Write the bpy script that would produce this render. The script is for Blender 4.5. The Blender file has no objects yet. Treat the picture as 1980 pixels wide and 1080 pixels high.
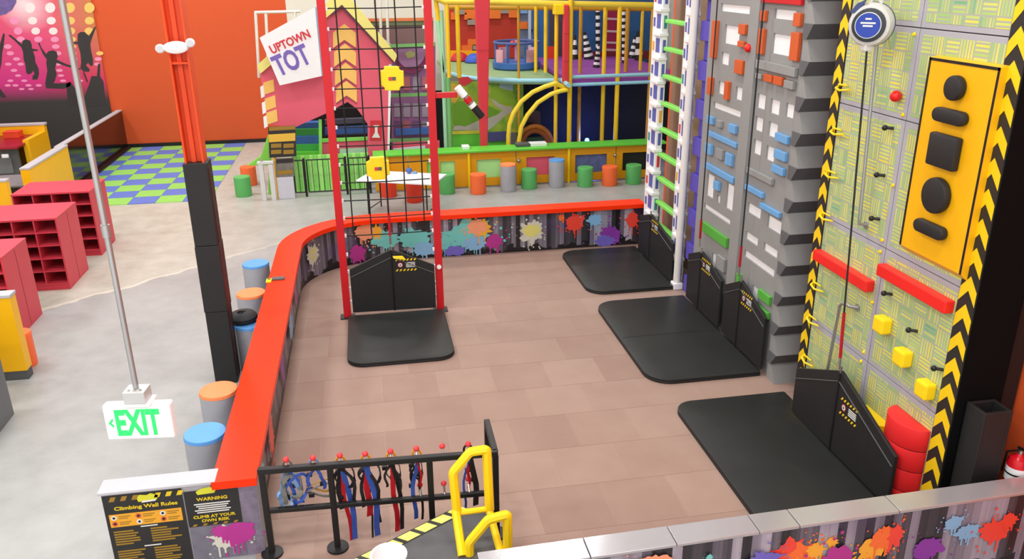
import bpy, bmesh, math, random
from mathutils import Vector, Matrix
random.seed(7)
S = bpy.context.scene
COL = S.collection

# ------------------------------------------------------------------ camera
FPX = 1595.0
YAW, PIT, ROL = (math.radians(a) for a in (9.87, 20.65, -0.577))
CAM = Vector((0.0, 0.0, 4.6))
_fwd = Vector((math.sin(YAW) * math.cos(PIT), math.cos(YAW) * math.cos(PIT), -math.sin(PIT)))
_rt = Vector((math.cos(YAW), -math.sin(YAW), 0))
_up = _rt.cross(_fwd)
RT = math.cos(ROL) * _rt + math.sin(ROL) * _up
UP = -math.sin(ROL) * _rt + math.cos(ROL) * _up
camd = bpy.data.cameras.new('camera')
camd.sensor_width = 36.0
camd.lens = 36.0 * FPX / 1980.0
camd.clip_start = 0.05
camd.clip_end = 200
cam = bpy.data.objects.new('camera', camd)
COL.objects.link(cam)
mw = Matrix.Identity(4)
for i in range(3):
    mw[i][0], mw[i][1], mw[i][2], mw[i][3] = RT[i], UP[i], -_fwd[i], CAM[i]
cam.matrix_world = mw
S.camera = cam

# ------------------------------------------------------------------ world, exposure, ceiling lamps
w = bpy.data.worlds.new('world')
S.world = w
w.use_nodes = True
w.node_tree.nodes['Background'].inputs[0].default_value = (1.0, 1.0, 1.0, 1)
w.node_tree.nodes['Background'].inputs[1].default_value = 1.6
S.view_settings.view_transform = 'Standard'
S.view_settings.look = 'None'
S.view_settings.gamma = 1
S.view_settings.exposure = 0.0
S.view_settings.use_curve_mapping = False
LAMP_POWER = 117.0
LAMP_SPOTS = [(x, y) for y in (-0.8, 4.0, 8.6, 13.2, 17.8, 22.4) for x in (-9.0, -5.0, -1.0, 3.0)]
for i, (lx, ly) in enumerate(LAMP_SPOTS):
    ld = bpy.data.lights.new('high_bay_light', 'AREA')
    ld.shape = 'RECTANGLE'
    ld.size = 1.2
    ld.size_y = 0.5
    ld.energy = LAMP_POWER
    ld.color = (0.985, 0.99, 1.0)
    lo = bpy.data.objects.new('high_bay_light', ld)
    lo.location = (lx, ly, 7.3)
    COL.objects.link(lo)


def ray(x, y):
    return RT * ((x - 990) / FPX) + UP * (-(y - 540) / FPX) + _fwd


def PZ(x, y, z=0.0):
    d = ray(x, y)
    return CAM + d * ((z - CAM.z) / d.z)


def PY(x, y, Y):
    d = ray(x, y)
    return CAM + d * (Y / d.y)


def PX(x, y, X):
    d = ray(x, y)
    return CAM + d * (X / d.x)


# ------------------------------------------------------------------ materials
def lin(c):
    out = []
    for v in c[:3]:
        v = v / 255.0
        out.append(v / 12.92 if v <= 0.04045 else ((v + 0.055) / 1.055) ** 2.4)
    return (*out, 1.0)


MATS = {}


def mat(name, rgb, rough=0.5, spec=0.4, metal=0.0, var=0.08, scale=6.0, bump=0.0, emit=0.0, coat=0.0):
    if name in MATS:
        return MATS[name]
    m = bpy.data.materials.new(name)
    m.use_nodes = True
    nt = m.node_tree
    b = nt.nodes['Principled BSDF']
    c = lin(rgb)
    b.inputs['Roughness'].default_value = rough
    b.inputs['Specular IOR Level'].default_value = spec
    b.inputs['Metallic'].default_value = metal
    if coat:
        b.inputs['Coat Weight'].default_value = coat
        b.inputs['Coat Roughness'].default_value = 0.15
    tc = nt.nodes.new('ShaderNodeNewGeometry')
    n = nt.nodes.new('ShaderNodeTexNoise')
    n.inputs['Scale'].default_value = scale
    n.inputs['Detail'].default_value = 4
    nt.links.new(tc.outputs['Position'], n.inputs['Vector'])
    mx = nt.nodes.new('ShaderNodeMix')
    mx.data_type = 'RGBA'
    mx.inputs[6].default_value = tuple(v * (1 - var) for v in c[:3]) + (1,)
    mx.inputs[7].default_value = tuple(min(1, v * (1 + var)) for v in c[:3]) + (1,)
    nt.links.new(n.outputs['Fac'], mx.inputs[0])
    nt.links.new(mx.outputs[2], b.inputs['Base Color'])
    if bump:
        bp = nt.nodes.new('ShaderNodeBump')
        bp.inputs['Strength'].default_value = bump
        bp.inputs['Distance'].default_value = 0.01
        n2 = nt.nodes.new('ShaderNodeTexNoise')
        n2.inputs['Scale'].default_value = scale * 12
        nt.links.new(tc.outputs['Position'], n2.inputs['Vector'])
        nt.links.new(n2.outputs['Fac'], bp.inputs['Height'])
        nt.links.new(bp.outputs['Normal'], b.inputs['Normal'])
    if emit:
        b.inputs['Emission Color'].default_value = c
        b.inputs['Emission Strength'].default_value = emit
    MATS[name] = m
    return m


class NT:
    """small helper to wire procedural node trees"""

    def __init__(self, name, rough=0.5, spec=0.4):
        self.m = bpy.data.materials.new(name)
        self.m.use_nodes = True
        self.t = self.m.node_tree
        self.b = self.t.nodes['Principled BSDF']
        self.b.inputs['Roughness'].default_value = rough
        self.b.inputs['Specular IOR Level'].default_value = spec
        MATS[name] = self.m

    def node(self, typ, **kw):
        n = self.t.nodes.new(typ)
        for k, v in kw.items():
            setattr(n, k, v)
        return n

    def put(self, sock, v):
        if isinstance(v, bpy.types.NodeSocket):
            self.t.links.new(v, sock)
        elif v is not None:
            sock.default_value = v

    def math(self, op, a, b=None, c=None):
        n = self.node('ShaderNodeMath', operation=op)
        self.put(n.inputs[0], a)
        self.put(n.inputs[1], b)
        self.put(n.inputs[2], c)
        return n.outputs[0]

    def mix(self, f, a, b):
        n = self.node('ShaderNodeMix', data_type='RGBA')
        self.put(n.inputs[0], f)
        self.put(n.inputs[6], a)
        self.put(n.inputs[7], b)
        return n.outputs[2]

    def noise(self, vec, scale, detail=3, rough=0.5):
        n = self.node('ShaderNodeTexNoise')
        self.put(n.inputs['Vector'], vec)
        n.inputs['Scale'].default_value = scale
        n.inputs['Detail'].default_value = detail
        n.inputs['Roughness'].default_value = rough
        return n.outputs['Fac']

    def ramp(self, f, stops, const=False):
        n = self.node('ShaderNodeValToRGB')
        if const:
            n.color_ramp.interpolation = 'CONSTANT'
        el = n.color_ramp.elements
        while len(el) < len(stops):
            el.new(0.5)
        for e, (p, c) in zip(el, stops):
            e.position = p
            e.color = lin(c)
        self.put(n.inputs[0], f)
        return n.outputs[0]

    def xyz(self, vec):
        n = self.node('ShaderNodeSeparateXYZ')
        self.put(n.inputs[0], vec)
        return n.outputs

    def comb(self, x, y, z):
        n = self.node('ShaderNodeCombineXYZ')
        for s, v in zip(n.inputs, (x, y, z)):
            self.put(s, v)
        return n.outputs[0]

    def done(self, col):
        self.put(self.b.inputs['Base Color'], col)
        return self.m


def smoothmask(k, v, a, b):
    n = k.node('ShaderNodeMapRange')
    k.put(n.inputs[0], v)
    n.inputs[1].default_value = a
    n.inputs[2].default_value = b
    return n.outputs[0]


def concrete_material():
    k = NT('polished_concrete', 0.42, 0.35)
    p = k.node('ShaderNodeNewGeometry').outputs['Position']
    x, y, z = k.xyz(p)
    big = k.noise(p, 0.55, 5, 0.6)
    fine = k.noise(p, 3.0, 6, 0.65)
    grey = k.ramp(k.math('ADD', k.math('MULTIPLY', big, 0.55), k.math('MULTIPLY', fine, 0.45)),
                  [(0.3, (143, 144, 142)), (0.5, (161, 162, 159)), (0.7, (175, 176, 173))])
    beige = k.ramp(fine, [(0.3, (172, 168, 153)), (0.55, (187, 184, 170)), (0.75, (195, 193, 181))])
    # pour boundary between the creamy and the grey slab, and where the cream fades out to the right
    wob = k.math('MULTIPLY', k.math('SUBTRACT', k.noise(p, 1.5, 4), 0.5), 0.5)
    d = k.math('ADD', k.math('SUBTRACT', y, k.math('MULTIPLY', x, 0.81)), wob)
    m1 = smoothmask(k, d, 15.98, 16.08)
    m2 = smoothmask(k, x, -0.8, -3.6)
    m = k.math('MULTIPLY', m1, k.math('MULTIPLY', m2, 0.9))
    col = k.mix(m, grey, beige)
    edge = k.math('MULTIPLY', k.math('COMPARE', d, 16.06, 0.05), k.math('MULTIPLY', m2, 0.5))
    col = k.mix(edge, col, lin((226, 218, 200)))
    return k.done(col)


def weave_material():
    k = NT('woven_stick_print', 0.45, 0.4)
    p = k.node('ShaderNodeNewGeometry').outputs['Position']
    x, y, z = k.xyz(p)
    c = 0.163
    u = k.math('DIVIDE', y, c)
    v = k.math('DIVIDE', z, c)
    fu, fv = k.math('FLOOR', u), k.math('FLOOR', v)
    par = k.math('MODULO', k.math('ABSOLUTE', k.math('ADD', fu, fv)), 2.0)
    su = k.math('SUBTRACT', u, fu)
    sv = k.math('SUBTRACT', v, fv)
    inv = k.math('SUBTRACT', 1.0, par)
    st = k.math('ADD', k.math('MULTIPLY', su, par), k.math('MULTIPLY', sv, inv))
    ot = k.math('ADD', k.math('MULTIPLY', sv, par), k.math('MULTIPLY', su, inv))
    s5 = k.math('MULTIPLY', st, 5.0)
    idx = k.math('FLOOR', s5)
    fr = k.math('SUBTRACT', s5, idx)
    stick = k.math('MULTIPLY', k.math('MULTIPLY', k.math('GREATER_THAN', fr, 0.3), k.math('LESS_THAN', fr, 0.86)),
                   k.math('MULTIPLY', k.math('GREATER_THAN', ot, 0.05), k.math('LESS_THAN', ot, 0.95)))
    wn = k.node('ShaderNodeTexWhiteNoise', noise_dimensions='3D')
    k.put(wn.inputs['Vector'], k.comb(fu, fv, idx))
    wc = k.node('ShaderNodeTexWhiteNoise', noise_dimensions='3D')
    k.put(wc.inputs['Vector'], k.comb(fu, fv, 40.0))
    big = k.noise(p, 0.9, 2)
    f = k.math('ADD', k.math('ADD', k.math('MULTIPLY', wn.outputs['Value'], 0.33), k.math('MULTIPLY', wc.outputs['Value'], 0.22)),
               k.math('MULTIPLY', big, 0.45))
    col = k.ramp(f, [(0.18, (96, 172, 124)), (0.34, (160, 196, 110)), (0.5, (196, 208, 112)), (0.62, (212, 214, 96)), (0.74, (226, 206, 60)), (0.86, (206, 214, 140))])
    return k.done(k.mix(stick, lin((168, 170, 152)), col))


def graffiti_material():
    k = NT('graffiti_print', 0.3, 0.45)
    uv = k.node('ShaderNodeUVMap').outputs[0]
    u, v, _ = k.xyz(uv)
    wn = k.node('ShaderNodeTexWhiteNoise', noise_dimensions='1D')
    k.put(wn.inputs['W'], k.math('FLOOR', k.math('MULTIPLY', u, 13.0)))
    n1 = k.noise(k.comb(k.math('MULTIPLY', u, 3.0), 0.0, 0.0), 1.3, 4, 0.7)
    f = k.math('ADD', k.math('MULTIPLY', wn.outputs['Value'], 0.4), k.math('MULTIPLY', n1, 0.6))
    base = k.ramp(f, [(0.24, (22, 21, 25)), (0.38, (56, 54, 60)), (0.5, (92, 88, 98)), (0.6, (132, 126, 140)), (0.72, (176, 172, 184))])
    tint = k.noise(k.comb(k.math('MULTIPLY', u, 1.0), k.math('MULTIPLY', v, 1.5), 3.0), 1.1, 3)
    base = k.mix(k.math('MULTIPLY', smoothmask(k, tint, 0.55, 0.8), .7), base, lin((84, 58, 108)))
    # skyline of dark blocks along the bottom
    sk = k.node('ShaderNodeTexWhiteNoise', noise_dimensions='1D')
    k.put(sk.inputs['W'], k.math('FLOOR', k.math('MULTIPLY', u, 9.0)))
    n2 = k.noise(k.comb(u, 5.0, 0.0), 2.2, 2)
    h = k.math('ADD', k.math('MULTIPLY', sk.outputs['Value'], 0.12), k.math('MULTIPLY', smoothmask(k, n2, 0.4, 0.7), 0.16))
    dark = k.math('LESS_THAN', v, h)
    return k.done(k.mix(dark, base, lin((26, 25, 30))))


def mural_material():
    k = NT('mural_print', 0.5, 0.3)
    p = k.node('ShaderNodeNewGeometry').outputs['Position']
    x, y, z = k.xyz(p)
    warm = smoothmask(k, x, -8.2, -6.9)
    top = k.mix(warm, lin((236, 92, 128)), lin((206, 132, 70)))
    hot = k.mix(smoothmask(k, x, -7.2, -8.9), lin((214, 60, 96)), lin((214, 56, 140)))
    c1 = k.mix(smoothmask(k, z, 1.9, 3.3), hot, top)
    # printed spotlight, centred high on the poster
    dx = k.math('ADD', x, 8.55)
    dz = k.math('SUBTRACT', z, 3.85)
    rr = k.math('SQRT', k.math('ADD', k.math('MULTIPLY', dx, dx), k.math('MULTIPLY', dz, dz)))
    c1 = k.mix(smoothmask(k, rr, 0.75, 0.05), c1, lin((246, 226, 228)))
    rows = k.noise(k.comb(k.math('MULTIPLY', x, 0.3), 0.0, k.math('MULTIPLY', z, 3.0)), 2.0, 2)
    c1 = k.mix(k.math('MULTIPLY', rows, 0.25), c1, lin((160, 30, 90)))
    return k.done(k.mix(smoothmask(k, z, 1.85, 1.35), c1, lin((58, 58, 58))))


def rubber_material(name, lo, hi, rough=0.6, scale=2.0):
    k = NT(name, rough, 0.18)
    p = k.node('ShaderNodeNewGeometry').outputs['Position']
    inf = k.node('ShaderNodeObjectInfo').outputs['Random']
    n = k.noise(p, scale, 5, 0.6)
    fine = k.noise(p, 160.0, 2)
    f = k.math('ADD', k.math('ADD', k.math('MULTIPLY', n, 0.55), k.math('MULTIPLY', inf, 0.32)), k.math('MULTIPLY', fine, 0.2))
    return k.done(k.mix(f, lin(lo), lin(hi)))


def garden_material():
    k = NT('garden_print', 0.45, 0.4)
    p = k.node('ShaderNodeNewGeometry').outputs['Position']
    n = k.noise(p, 2.2, 4, 0.6)
    return k.done(k.ramp(n, [(0.3, (70, 110, 40)), (0.42, (110, 160, 55)), (0.55, (150, 178, 60)), (0.66, (196, 180, 60)), (0.75, (120, 150, 60))]))


CONC = concrete_material()
WEAVE = weave_material()
GRAF = graffiti_material()
MURAL = mural_material()
PENF = rubber_material('brown_rubber', (136, 107, 95), (171, 146, 132))
MATB = rubber_material('black_vinyl', (30, 31, 30), (54, 55, 53), 0.42, 3.0)
GARDEN = garden_material()
M_ = mat
RED = M_('frame_red', (196, 24, 34), 0.4)
LEDGE = M_('ledge_red', (252, 54, 14), 0.3, 0.15, var=0.02)
BLACK = M_('black_paint', (24, 24, 24), 0.45)
PADB = M_('black_pad', (33, 33, 33), 0.55, var=0.15)
WHITE = M_('white_paint', (236, 236, 236), 0.45, var=0.03)
OFFW = M_('cream_wall', (222, 217, 200), 0.7, var=0.03)
ORWALL = M_('orange_wall', (212, 84, 36), 0.65, var=0.03)
ORCOL = M_('orange_column', (224, 76, 24), 0.5, var=0.05)
YEL = M_('yellow_paint', (246, 186, 10), 0.4, var=0.03)
YELP = M_('yellow_pad', (240, 176, 12), 0.4, var=0.06)
YELB = M_('bright_yellow', (250, 212, 22), 0.35, var=0.04)
CHEV = M_('chevron_yellow', (240, 200, 20), 0.5)
CUB = M_('cubby_red', (208, 62, 78), 0.45, var=0.04)
CUBD = M_('cubby_back', (128, 24, 36), 0.6)
SILV = M_('silver_cap', (192, 192, 194), 0.2, 0.5, metal=0.55, var=0.04, bump=0.05)
STEEL = M_('galvanised_steel', (170, 172, 172), 0.35, 0.5, metal=0.7)
GREYC = M_('grey_cap', (186, 186, 190), 0.5)
TOWER = M_('tower_grey', (142, 142, 140), 0.6, var=0.06)
TOWERD = M_('tower_dark_shade', (92, 93, 95), 0.6, var=0.08)  # darker copy of the tower grey; paints shade onto the undercut tiers
TOWO = M_('tower_orange', (200, 88, 40), 0.5)
TOWB = M_('tower_blue', (106, 160, 208), 0.5)
TOWG = M_('tower_green', (84, 166, 62), 0.5)
LAV = M_('lavender_grey', (170, 168, 174), 0.5, var=0.03)
SGRN = M_('stool_green', (92, 178, 98), 0.5)
SORG = M_('stool_orange', (250, 112, 58), 0.5)
SGRY = M_('stool_grey', (166, 167, 174), 0.5)
SBLU = M_('stool_blue', (92, 158, 222), 0.5)
SORL = M_('stool_orange_top', (250, 140, 84), 0.5)
LGRN = M_('lime_green', (132, 222, 96), 0.45)
MGRN = M_('play_green', (98, 200, 62), 0.45)
PINK = M_('house_pink', (222, 92, 112), 0.5, var=0.03)
PINKD = M_('house_pink_dark', (160, 60, 84), 0.5)
PEACH = M_('chevron_peach', (240, 190, 100), 0.5)
PYEL = M_('roof_trim_yellow', (226, 216, 122), 0.5)
PURP = M_('play_purple', (146, 100, 146), 0.55, var=0.15)
DECKP = M_('deck_purple', (146, 70, 160), 0.6)
DECKG = M_('deck_green', (140, 168, 118), 0.6, var=0.15)
LBLU = M_('light_blue_pad', (150, 206, 222), 0.45)
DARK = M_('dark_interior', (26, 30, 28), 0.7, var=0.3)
BRICK = M_('brick_red', (176, 48, 30), 0.6, var=0.12)
BLOCKO = M_('block_orange', (226, 112, 36), 0.55)
BLOCKG = M_('block_grey', (146, 134, 122), 0.6)
PLAYB = M_('play_blue', (58, 104, 176), 0.5)
LPINK = M_('light_pink', (226, 170, 182), 0.5)
PADR = M_('red_pad', (212, 54, 66), 0.5, var=0.04)
BAMBER = M_('amber_panel', (226, 158, 12), 0.4, var=0.05)
NAVY = M_('lattice_blue', (88, 96, 170), 0.5)
VIOL = M_('violet_block', (86, 74, 178), 0.5)
BROWNP = M_('brown_panel', (150, 120, 100), 0.6, var=0.12)
ROPE = M_('black_rope', (22, 22, 22), 0.7)
EXITG = M_('exit_green', (40, 214, 96), 0.4, emit=0.7)
CHROME = M_('chrome', (190, 190, 190), 0.2, metal=0.9)
GLOSSB = M_('gloss_black', (14, 14, 14), 0.12, 0.6, var=0.0)
DGREY = M_('dark_grey', (84, 86, 86), 0.6)
EXTR = M_('extinguisher_red', (200, 20, 34), 0.25)
STRR = M_('strap_red', (176, 18, 32), 0.6)
STRB = M_('strap_blue', (52, 84, 168), 0.6)
STRL = M_('strap_light_blue', (120, 160, 206), 0.6)
STRG = M_('strap_grey', (120, 120, 112), 0.6)
BALL = M_('peg_red', (226, 62, 66), 0.3)
TXTY = M_('print_yellow', (216, 188, 30), 0.5)
TXTO = M_('print_ochre', (150, 116, 34), 0.5)
TXTW = M_('print_white', (220, 220, 215), 0.5)
PBLK = M_('print_black', (38, 37, 36), 0.5, var=0.3, scale=9)
PRED = M_('print_red', (204, 54, 62), 0.5)
PPUR = M_('print_purple', (118, 96, 178), 0.5)
SPLAT = {c: M_('splat_' + c, rgb, 0.35) for c, rgb in dict(
    teal=(112, 196, 190), sky=(130, 178, 214), peach=(238, 156, 116), amber=(238, 170, 52), magenta=(176, 52, 140),
    red=(232, 72, 56), purple=(134, 56, 160), pale=(206, 204, 190), lemon=(220, 214, 120), orange=(240, 112, 50),
    violet=(110, 100, 190)).items()}

# ------------------------------------------------------------------ mesh helpers
ORG = {}


class MB:
    def __init__(self):
        self.v, self.f, self.m = [], [], []
        self.cur = 0

    def add(self, vs, fs):
        o = len(self.v)
        self.v += [Vector(p) for p in vs]
        for f in fs:
            self.f.append([i + o for i in f])
            self.m.append(self.cur)
        return self

    def box(self, x0, x1, y0, y1, z0, z1):
        x0, x1 = sorted((x0, x1))
        y0, y1 = sorted((y0, y1))
        z0, z1 = sorted((z0, z1))
        return self.add([(x0, y0, z0), (x1, y0, z0), (x1, y1, z0), (x0, y1, z0), (x0, y0, z1), (x1, y0, z1), (x1, y1, z1), (x0, y1, z1)],
                        [(3, 2, 1, 0), (4, 5, 6, 7), (0, 1, 5, 4), (1, 2, 6, 5), (2, 3, 7, 6), (3, 0, 4, 7)])

    def prism(self, poly, d):
        """poly: 3-D points of a flat outline, extruded by vector d"""
        d = Vector(d)
        p = [Vector(q) for q in poly]
        n = len(p)
        nor = Vector((0, 0, 0))
        for i in range(n):
            nor += p[i].cross(p[(i + 1) % n])
        if nor.dot(d) > 0:
            p.reverse()
        fs = [list(range(n)), list(range(2 * n - 1, n - 1, -1))]
        for i in range(n):
            j = (i + 1) % n
            fs.append([j, i, i + n, j + n])
        return self.add(p + [q + d for q in p], fs)

    def tube(self, pts, r, n=8, close=False, r2=None, flat=None):
        pts = [Vector(p) for p in pts]
        rings = []
        N = len(pts)
        prev = None
        for i, p in enumerate(pts):
            if close:
                t = pts[(i + 1) % N] - pts[i - 1]
            else:
                t = pts[min(i + 1, N - 1)] - pts[max(i - 1, 0)]
            if t.length < 1e-9:
                t = Vector((0, 0, 1))
            t.normalize()
            if prev is None:
                a = Vector((0, 0, 1)) if abs(t.z) < 0.9 else Vector((0, 1, 0))
                u = t.cross(a).normalized()
            else:
                u = prev - t * prev.dot(t)
                u.normalize()
            prev = u
            vv = t.cross(u)
            rr = r if r2 is None else r + (r2 - r) * i / (N - 1)
            sx, sy = (1, 1) if flat is None else flat
            rings.append([p + (u * math.cos(2 * math.pi * k / n) * sx + vv * math.sin(2 * math.pi * k / n) * sy) * rr for k in range(n)])
        vs = [q for ring in rings for q in ring]
        fs = []
        M = N if close else N - 1
        for i in range(M):
            j = (i + 1) % N
            for k in range(n):
                k2 = (k + 1) % n
                fs.append([i * n + k, i * n + k2, j * n + k2, j * n + k])
        if not close:
            fs.append(list(range(n - 1, -1, -1)))
            fs.append([(N - 1) * n + k for k in range(n)])
        return self.add(vs, fs)

    def lathe(self, prof, c, n=24, axis='z'):
        """prof: list of (r, h); closed with caps"""
        c = Vector(c)
        vs, fs = [], []
        for r, h in prof:
            for k in range(n):
                a = 2 * math.pi * k / n
                q = (r * math.cos(a), r * math.sin(a), h)
                if axis == 'x':
                    q = (q[2], q[0], q[1])
                elif axis == 'y':
                    q = (q[1], q[2], q[0])
                vs.append(c + Vector(q))
        for i in range(len(prof) - 1):
            for k in range(n):
                k2 = (k + 1) % n
                fs.append([i * n + k, i * n + k2, (i + 1) * n + k2, (i + 1) * n + k])
        fs.append(list(range(n - 1, -1, -1)))
        fs.append([(len(prof) - 1) * n + k for k in range(n)])
        return self.add(vs, fs)

    def ball(self, c, r, n=10, sz=1.0):
        prof = []
        for i in range(n // 2 + 1):
            a = math.pi * i / (n // 2)
            prof.append((max(1e-4, r * math.sin(a)), -r * math.cos(a) * sz))
        return self.lathe(prof, c, n)

    def ribbon(self, pts, wdir, wd, t):
        """a flat strap along pts, wide along wdir, t thick"""
        pts = [Vector(p) for p in pts]
        W = Vector(wdir).normalized() * wd / 2
        vs, fs = [], []
        N = len(pts)
        for i, p in enumerate(pts):
            tt = (pts[min(i + 1, N - 1)] - pts[max(i - 1, 0)]).normalized()
            nn = tt.cross(W).normalized() * t / 2
            vs += [p + W + nn, p - W + nn, p - W - nn, p + W - nn]
        for i in range(N - 1):
            for k in range(4):
                k2 = (k + 1) % 4
                fs.append([i * 4 + k, i * 4 + k2, i * 4 + 4 + k2, i * 4 + 4 + k])
        fs.append([3, 2, 1, 0])
        fs.append([4 * N - 4, 4 * N - 3, 4 * N - 2, 4 * N - 1])
        return self.add(vs, fs)

    def build(self, name, mt, parent=None, loc=None, bevel=0.0, smooth=False, seg=2):
        if parent is not None:
            o = ORG[parent.name]
        else:
            o = Vector(loc) if loc is not None else Vector((0, 0, 0))
        me = bpy.data.meshes.new(name)
        me.from_pydata([tuple(p - o) for p in self.v], [], self.f)
        for q in (mt if isinstance(mt, (list, tuple)) else [mt]):
            me.materials.append(q)
        me.polygons.foreach_set('material_index', self.m)
        bm = bmesh.new()
        bm.from_mesh(me)
        bmesh.ops.recalc_face_normals(bm, faces=bm.faces)
        if bevel:
            bmesh.ops.remove_doubles(bm, verts=bm.verts, dist=1e-5)
            es = [e for e in bm.edges if len(e.link_faces) == 2 and e.calc_face_angle(0) > 0.6]
            bmesh.ops.bevel(bm, geom=es, offset=bevel, segments=seg, affect='EDGES', profile=0.5, clamp_overlap=True)
        if smooth:
            for f in bm.faces:
                f.smooth = True
            for e in bm.edges:
                if len(e.link_faces) == 2 and e.calc_face_angle(0) > 0.65:
                    e.smooth = False
        bm.to_mesh(me)
        bm.free()
        ob = bpy.data.objects.new(name, me)
        COL.objects.link(ob)
        if parent is not None:
            ob.parent = parent
        else:
            ob.location = o
        ORG[ob.name] = o
        return ob


def tag(o, label, cat, group=None):
    o['label'] = label
    o['category'] = cat
    if group:
        o['group'] = group
    return o


def thing(name, label, cat, loc, group=None):
    e = bpy.data.objects.new(name, None)
    COL.objects.link(e)
    e.location = Vector(loc)
    e.empty_display_size = 0.1
    ORG[e.name] = Vector(loc)
    e['kind'] = 'thing'
    return tag(e, label, cat, group)


def struct(ob):
    ob['kind'] = 'structure'
    return ob


def box(name, b, mt, parent=None, bevel=0.0, loc=None):
    m = MB().box(*b)
    if parent is None and loc is None:
        loc = ((b[0] + b[1]) / 2, (b[2] + b[3]) / 2, min(b[4], b[5]))
    return m.build(name, mt, parent, loc, bevel)


def share(src, name, parent, loc):
    """a piece that shares src's mesh data, placed at a world location"""
    o = bpy.data.objects.new(name, src.data)
    COL.objects.link(o)
    if parent is not None:
        o.parent = parent
        o.location = Vector(loc) - ORG[parent.name]
    else:
        o.location = Vector(loc)
    ORG[o.name] = Vector(loc)
    return o


def piece(name, mesh_owner_mb, mt, parent, loc, bevel=0.0, smooth=False):
    """mesh built around the origin, placed at loc (for sharing)"""
    ob = mesh_owner_mb.build(name, mt, None, (0, 0, 0), bevel, smooth)
    ob.parent = parent
    ob.location = Vector(loc) - (ORG[parent.name] if parent is not None else Vector((0, 0, 0)))
    ORG[ob.name] = Vector(loc)
    return ob


def slabY(name, px, Y, t, mt, parent=None, bevel=0.0, loc=None):
    """outline traced on the plane y = Y, t deep (away from the camera)"""
    pts = [PY(x, y, Y) for x, y in px]
    if parent is None and loc is None:
        loc = (sum(p.x for p in pts) / len(pts), Y, min(p.z for p in pts))
    return MB().prism(pts, (0, t, 0)).build(name, mt, parent, loc, bevel)


def text(s, origin, xdir, updir, width, mt, parent, name='lettering', size=None, extrude=0.002, height=None, bold=0.0, split=True):
    cu = bpy.data.curves.new('txt', 'FONT')
    cu.body = s
    cu.size = 1.0
    cu.resolution_u = 3
    cu.extrude = 0.0
    cu.offset = bold
    to = bpy.data.objects.new('txt', cu)
    COL.objects.link(to)
    bpy.context.view_layer.update()
    me = bpy.data.meshes.new_from_object(to.evaluated_get(bpy.context.evaluated_depsgraph_get()))
    bpy.data.objects.remove(to)
    xs = [v.co.x for v in me.vertices]
    ys = [v.co.y for v in me.vertices]
    x0, x1, y0, y1 = min(xs), max(xs), min(ys), max(ys)
    sx = width / (x1 - x0)
    sy = sx if height is None else height / (y1 - y0)
    X, U = Vector(xdir).normalized(), Vector(updir).normalized()
    o = ORG[parent.name]
    O = Vector(origin)
    for v in me.vertices:
        v.co = O + X * (v.co.x - x0) * sx + U * (v.co.y - y0) * sy - o
    me.name = name
    me.materials.clear()
    me.materials.append(mt)
    ob = bpy.data.objects.new(name, me)
    COL.objects.link(ob)
    ob.parent = parent
    if extrude:
        bm = bmesh.new()
        bm.from_mesh(me)
        N = X.cross(U)
        r = bmesh.ops.extrude_face_region(bm, geom=bm.faces[:])
        for e in r['geom']:
            if isinstance(e, bmesh.types.BMVert):
                e.co += N * extrude
        bmesh.ops.recalc_face_normals(bm, faces=bm.faces)
        bm.to_mesh(me)
        bm.free()
    ORG[ob.name] = o
    if split:
        bm = bmesh.new()
        bm.from_mesh(me)
        seen, isl = set(), []
        for v in bm.verts:
            if v in seen:
                continue
            st, comp = [v], []
            seen.add(v)
            while st:
                q = st.pop()
                comp.append(q)
                for e in q.link_edges:
                    u = e.other_vert(q)
                    if u not in seen:
                        seen.add(u)
                        st.append(u)
            isl.append(comp)
        for comp in isl:
            ix = {v: i for i, v in enumerate(comp)}
            fs = {f for v in comp for f in v.link_faces}
            m2 = bpy.data.meshes.new('letter')
            m2.from_pydata([tuple(v.co) for v in comp], [], [[ix[v] for v in f.verts] for f in fs])
            m2.materials.append(mt)
            lo_ = bpy.data.objects.new('letter', m2)
            COL.objects.link(lo_)
            lo_.parent = parent
            ORG[lo_.name] = o
        bm.free()
        bpy.data.objects.remove(ob)
    return None


def arc(c, r, a0, a1, n, plane='xy'):
    out = []
    for i in range(n + 1):
        a = math.radians(a0 + (a1 - a0) * i / n)
        u, v = r * math.cos(a), r * math.sin(a)
        out.append((c[0] + u, c[1] + v))
    return out


# ================================================================== THE ROOM
fl = struct(box('floor', (-14, 9.0, -3, 24.6, -0.2, 0.0), CONC))
struct(box('ceiling', (-14.2, 9.2, -3.2, 26, 8.0, 8.2), M_('ceiling_white', (214, 214, 210), 0.8)))
struct(box('wall_left', (-14.2, -14.0, -3, 24.8, 0, 8.0), OFFW))
struct(box('wall_back_left', (-14.0, -1.95, 24.5, 24.8, 0, 8.0), ORWALL))
struct(box('wall_back_right', (-1.95, 9.2, 24.5, 24.8, 0, 8.0), OFFW))
struct(box('wall_right', (5.12, 5.4, -3, 13.6, 0, 8.0), ORWALL))
struct(box('wall_right_far', (9.0, 9.2, 13.6, 24.5, 0, 8.0), OFFW))
struct(box('wall_right_return', (5.4, 9.2, 13.4, 13.6, 0, 8.0), OFFW))
struct(box('baseboard_back', (-6.9, -1.95, 24.46, 24.5, 0, 0.1), BLACK))

# ================================================================== PEN: rubber floor, graffiti wall, red ledge
CX, CY = 0.10, 12.02          # centre of the rounded corner
XR, YF, YN = 5.10, 4.70, 5.95


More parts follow.
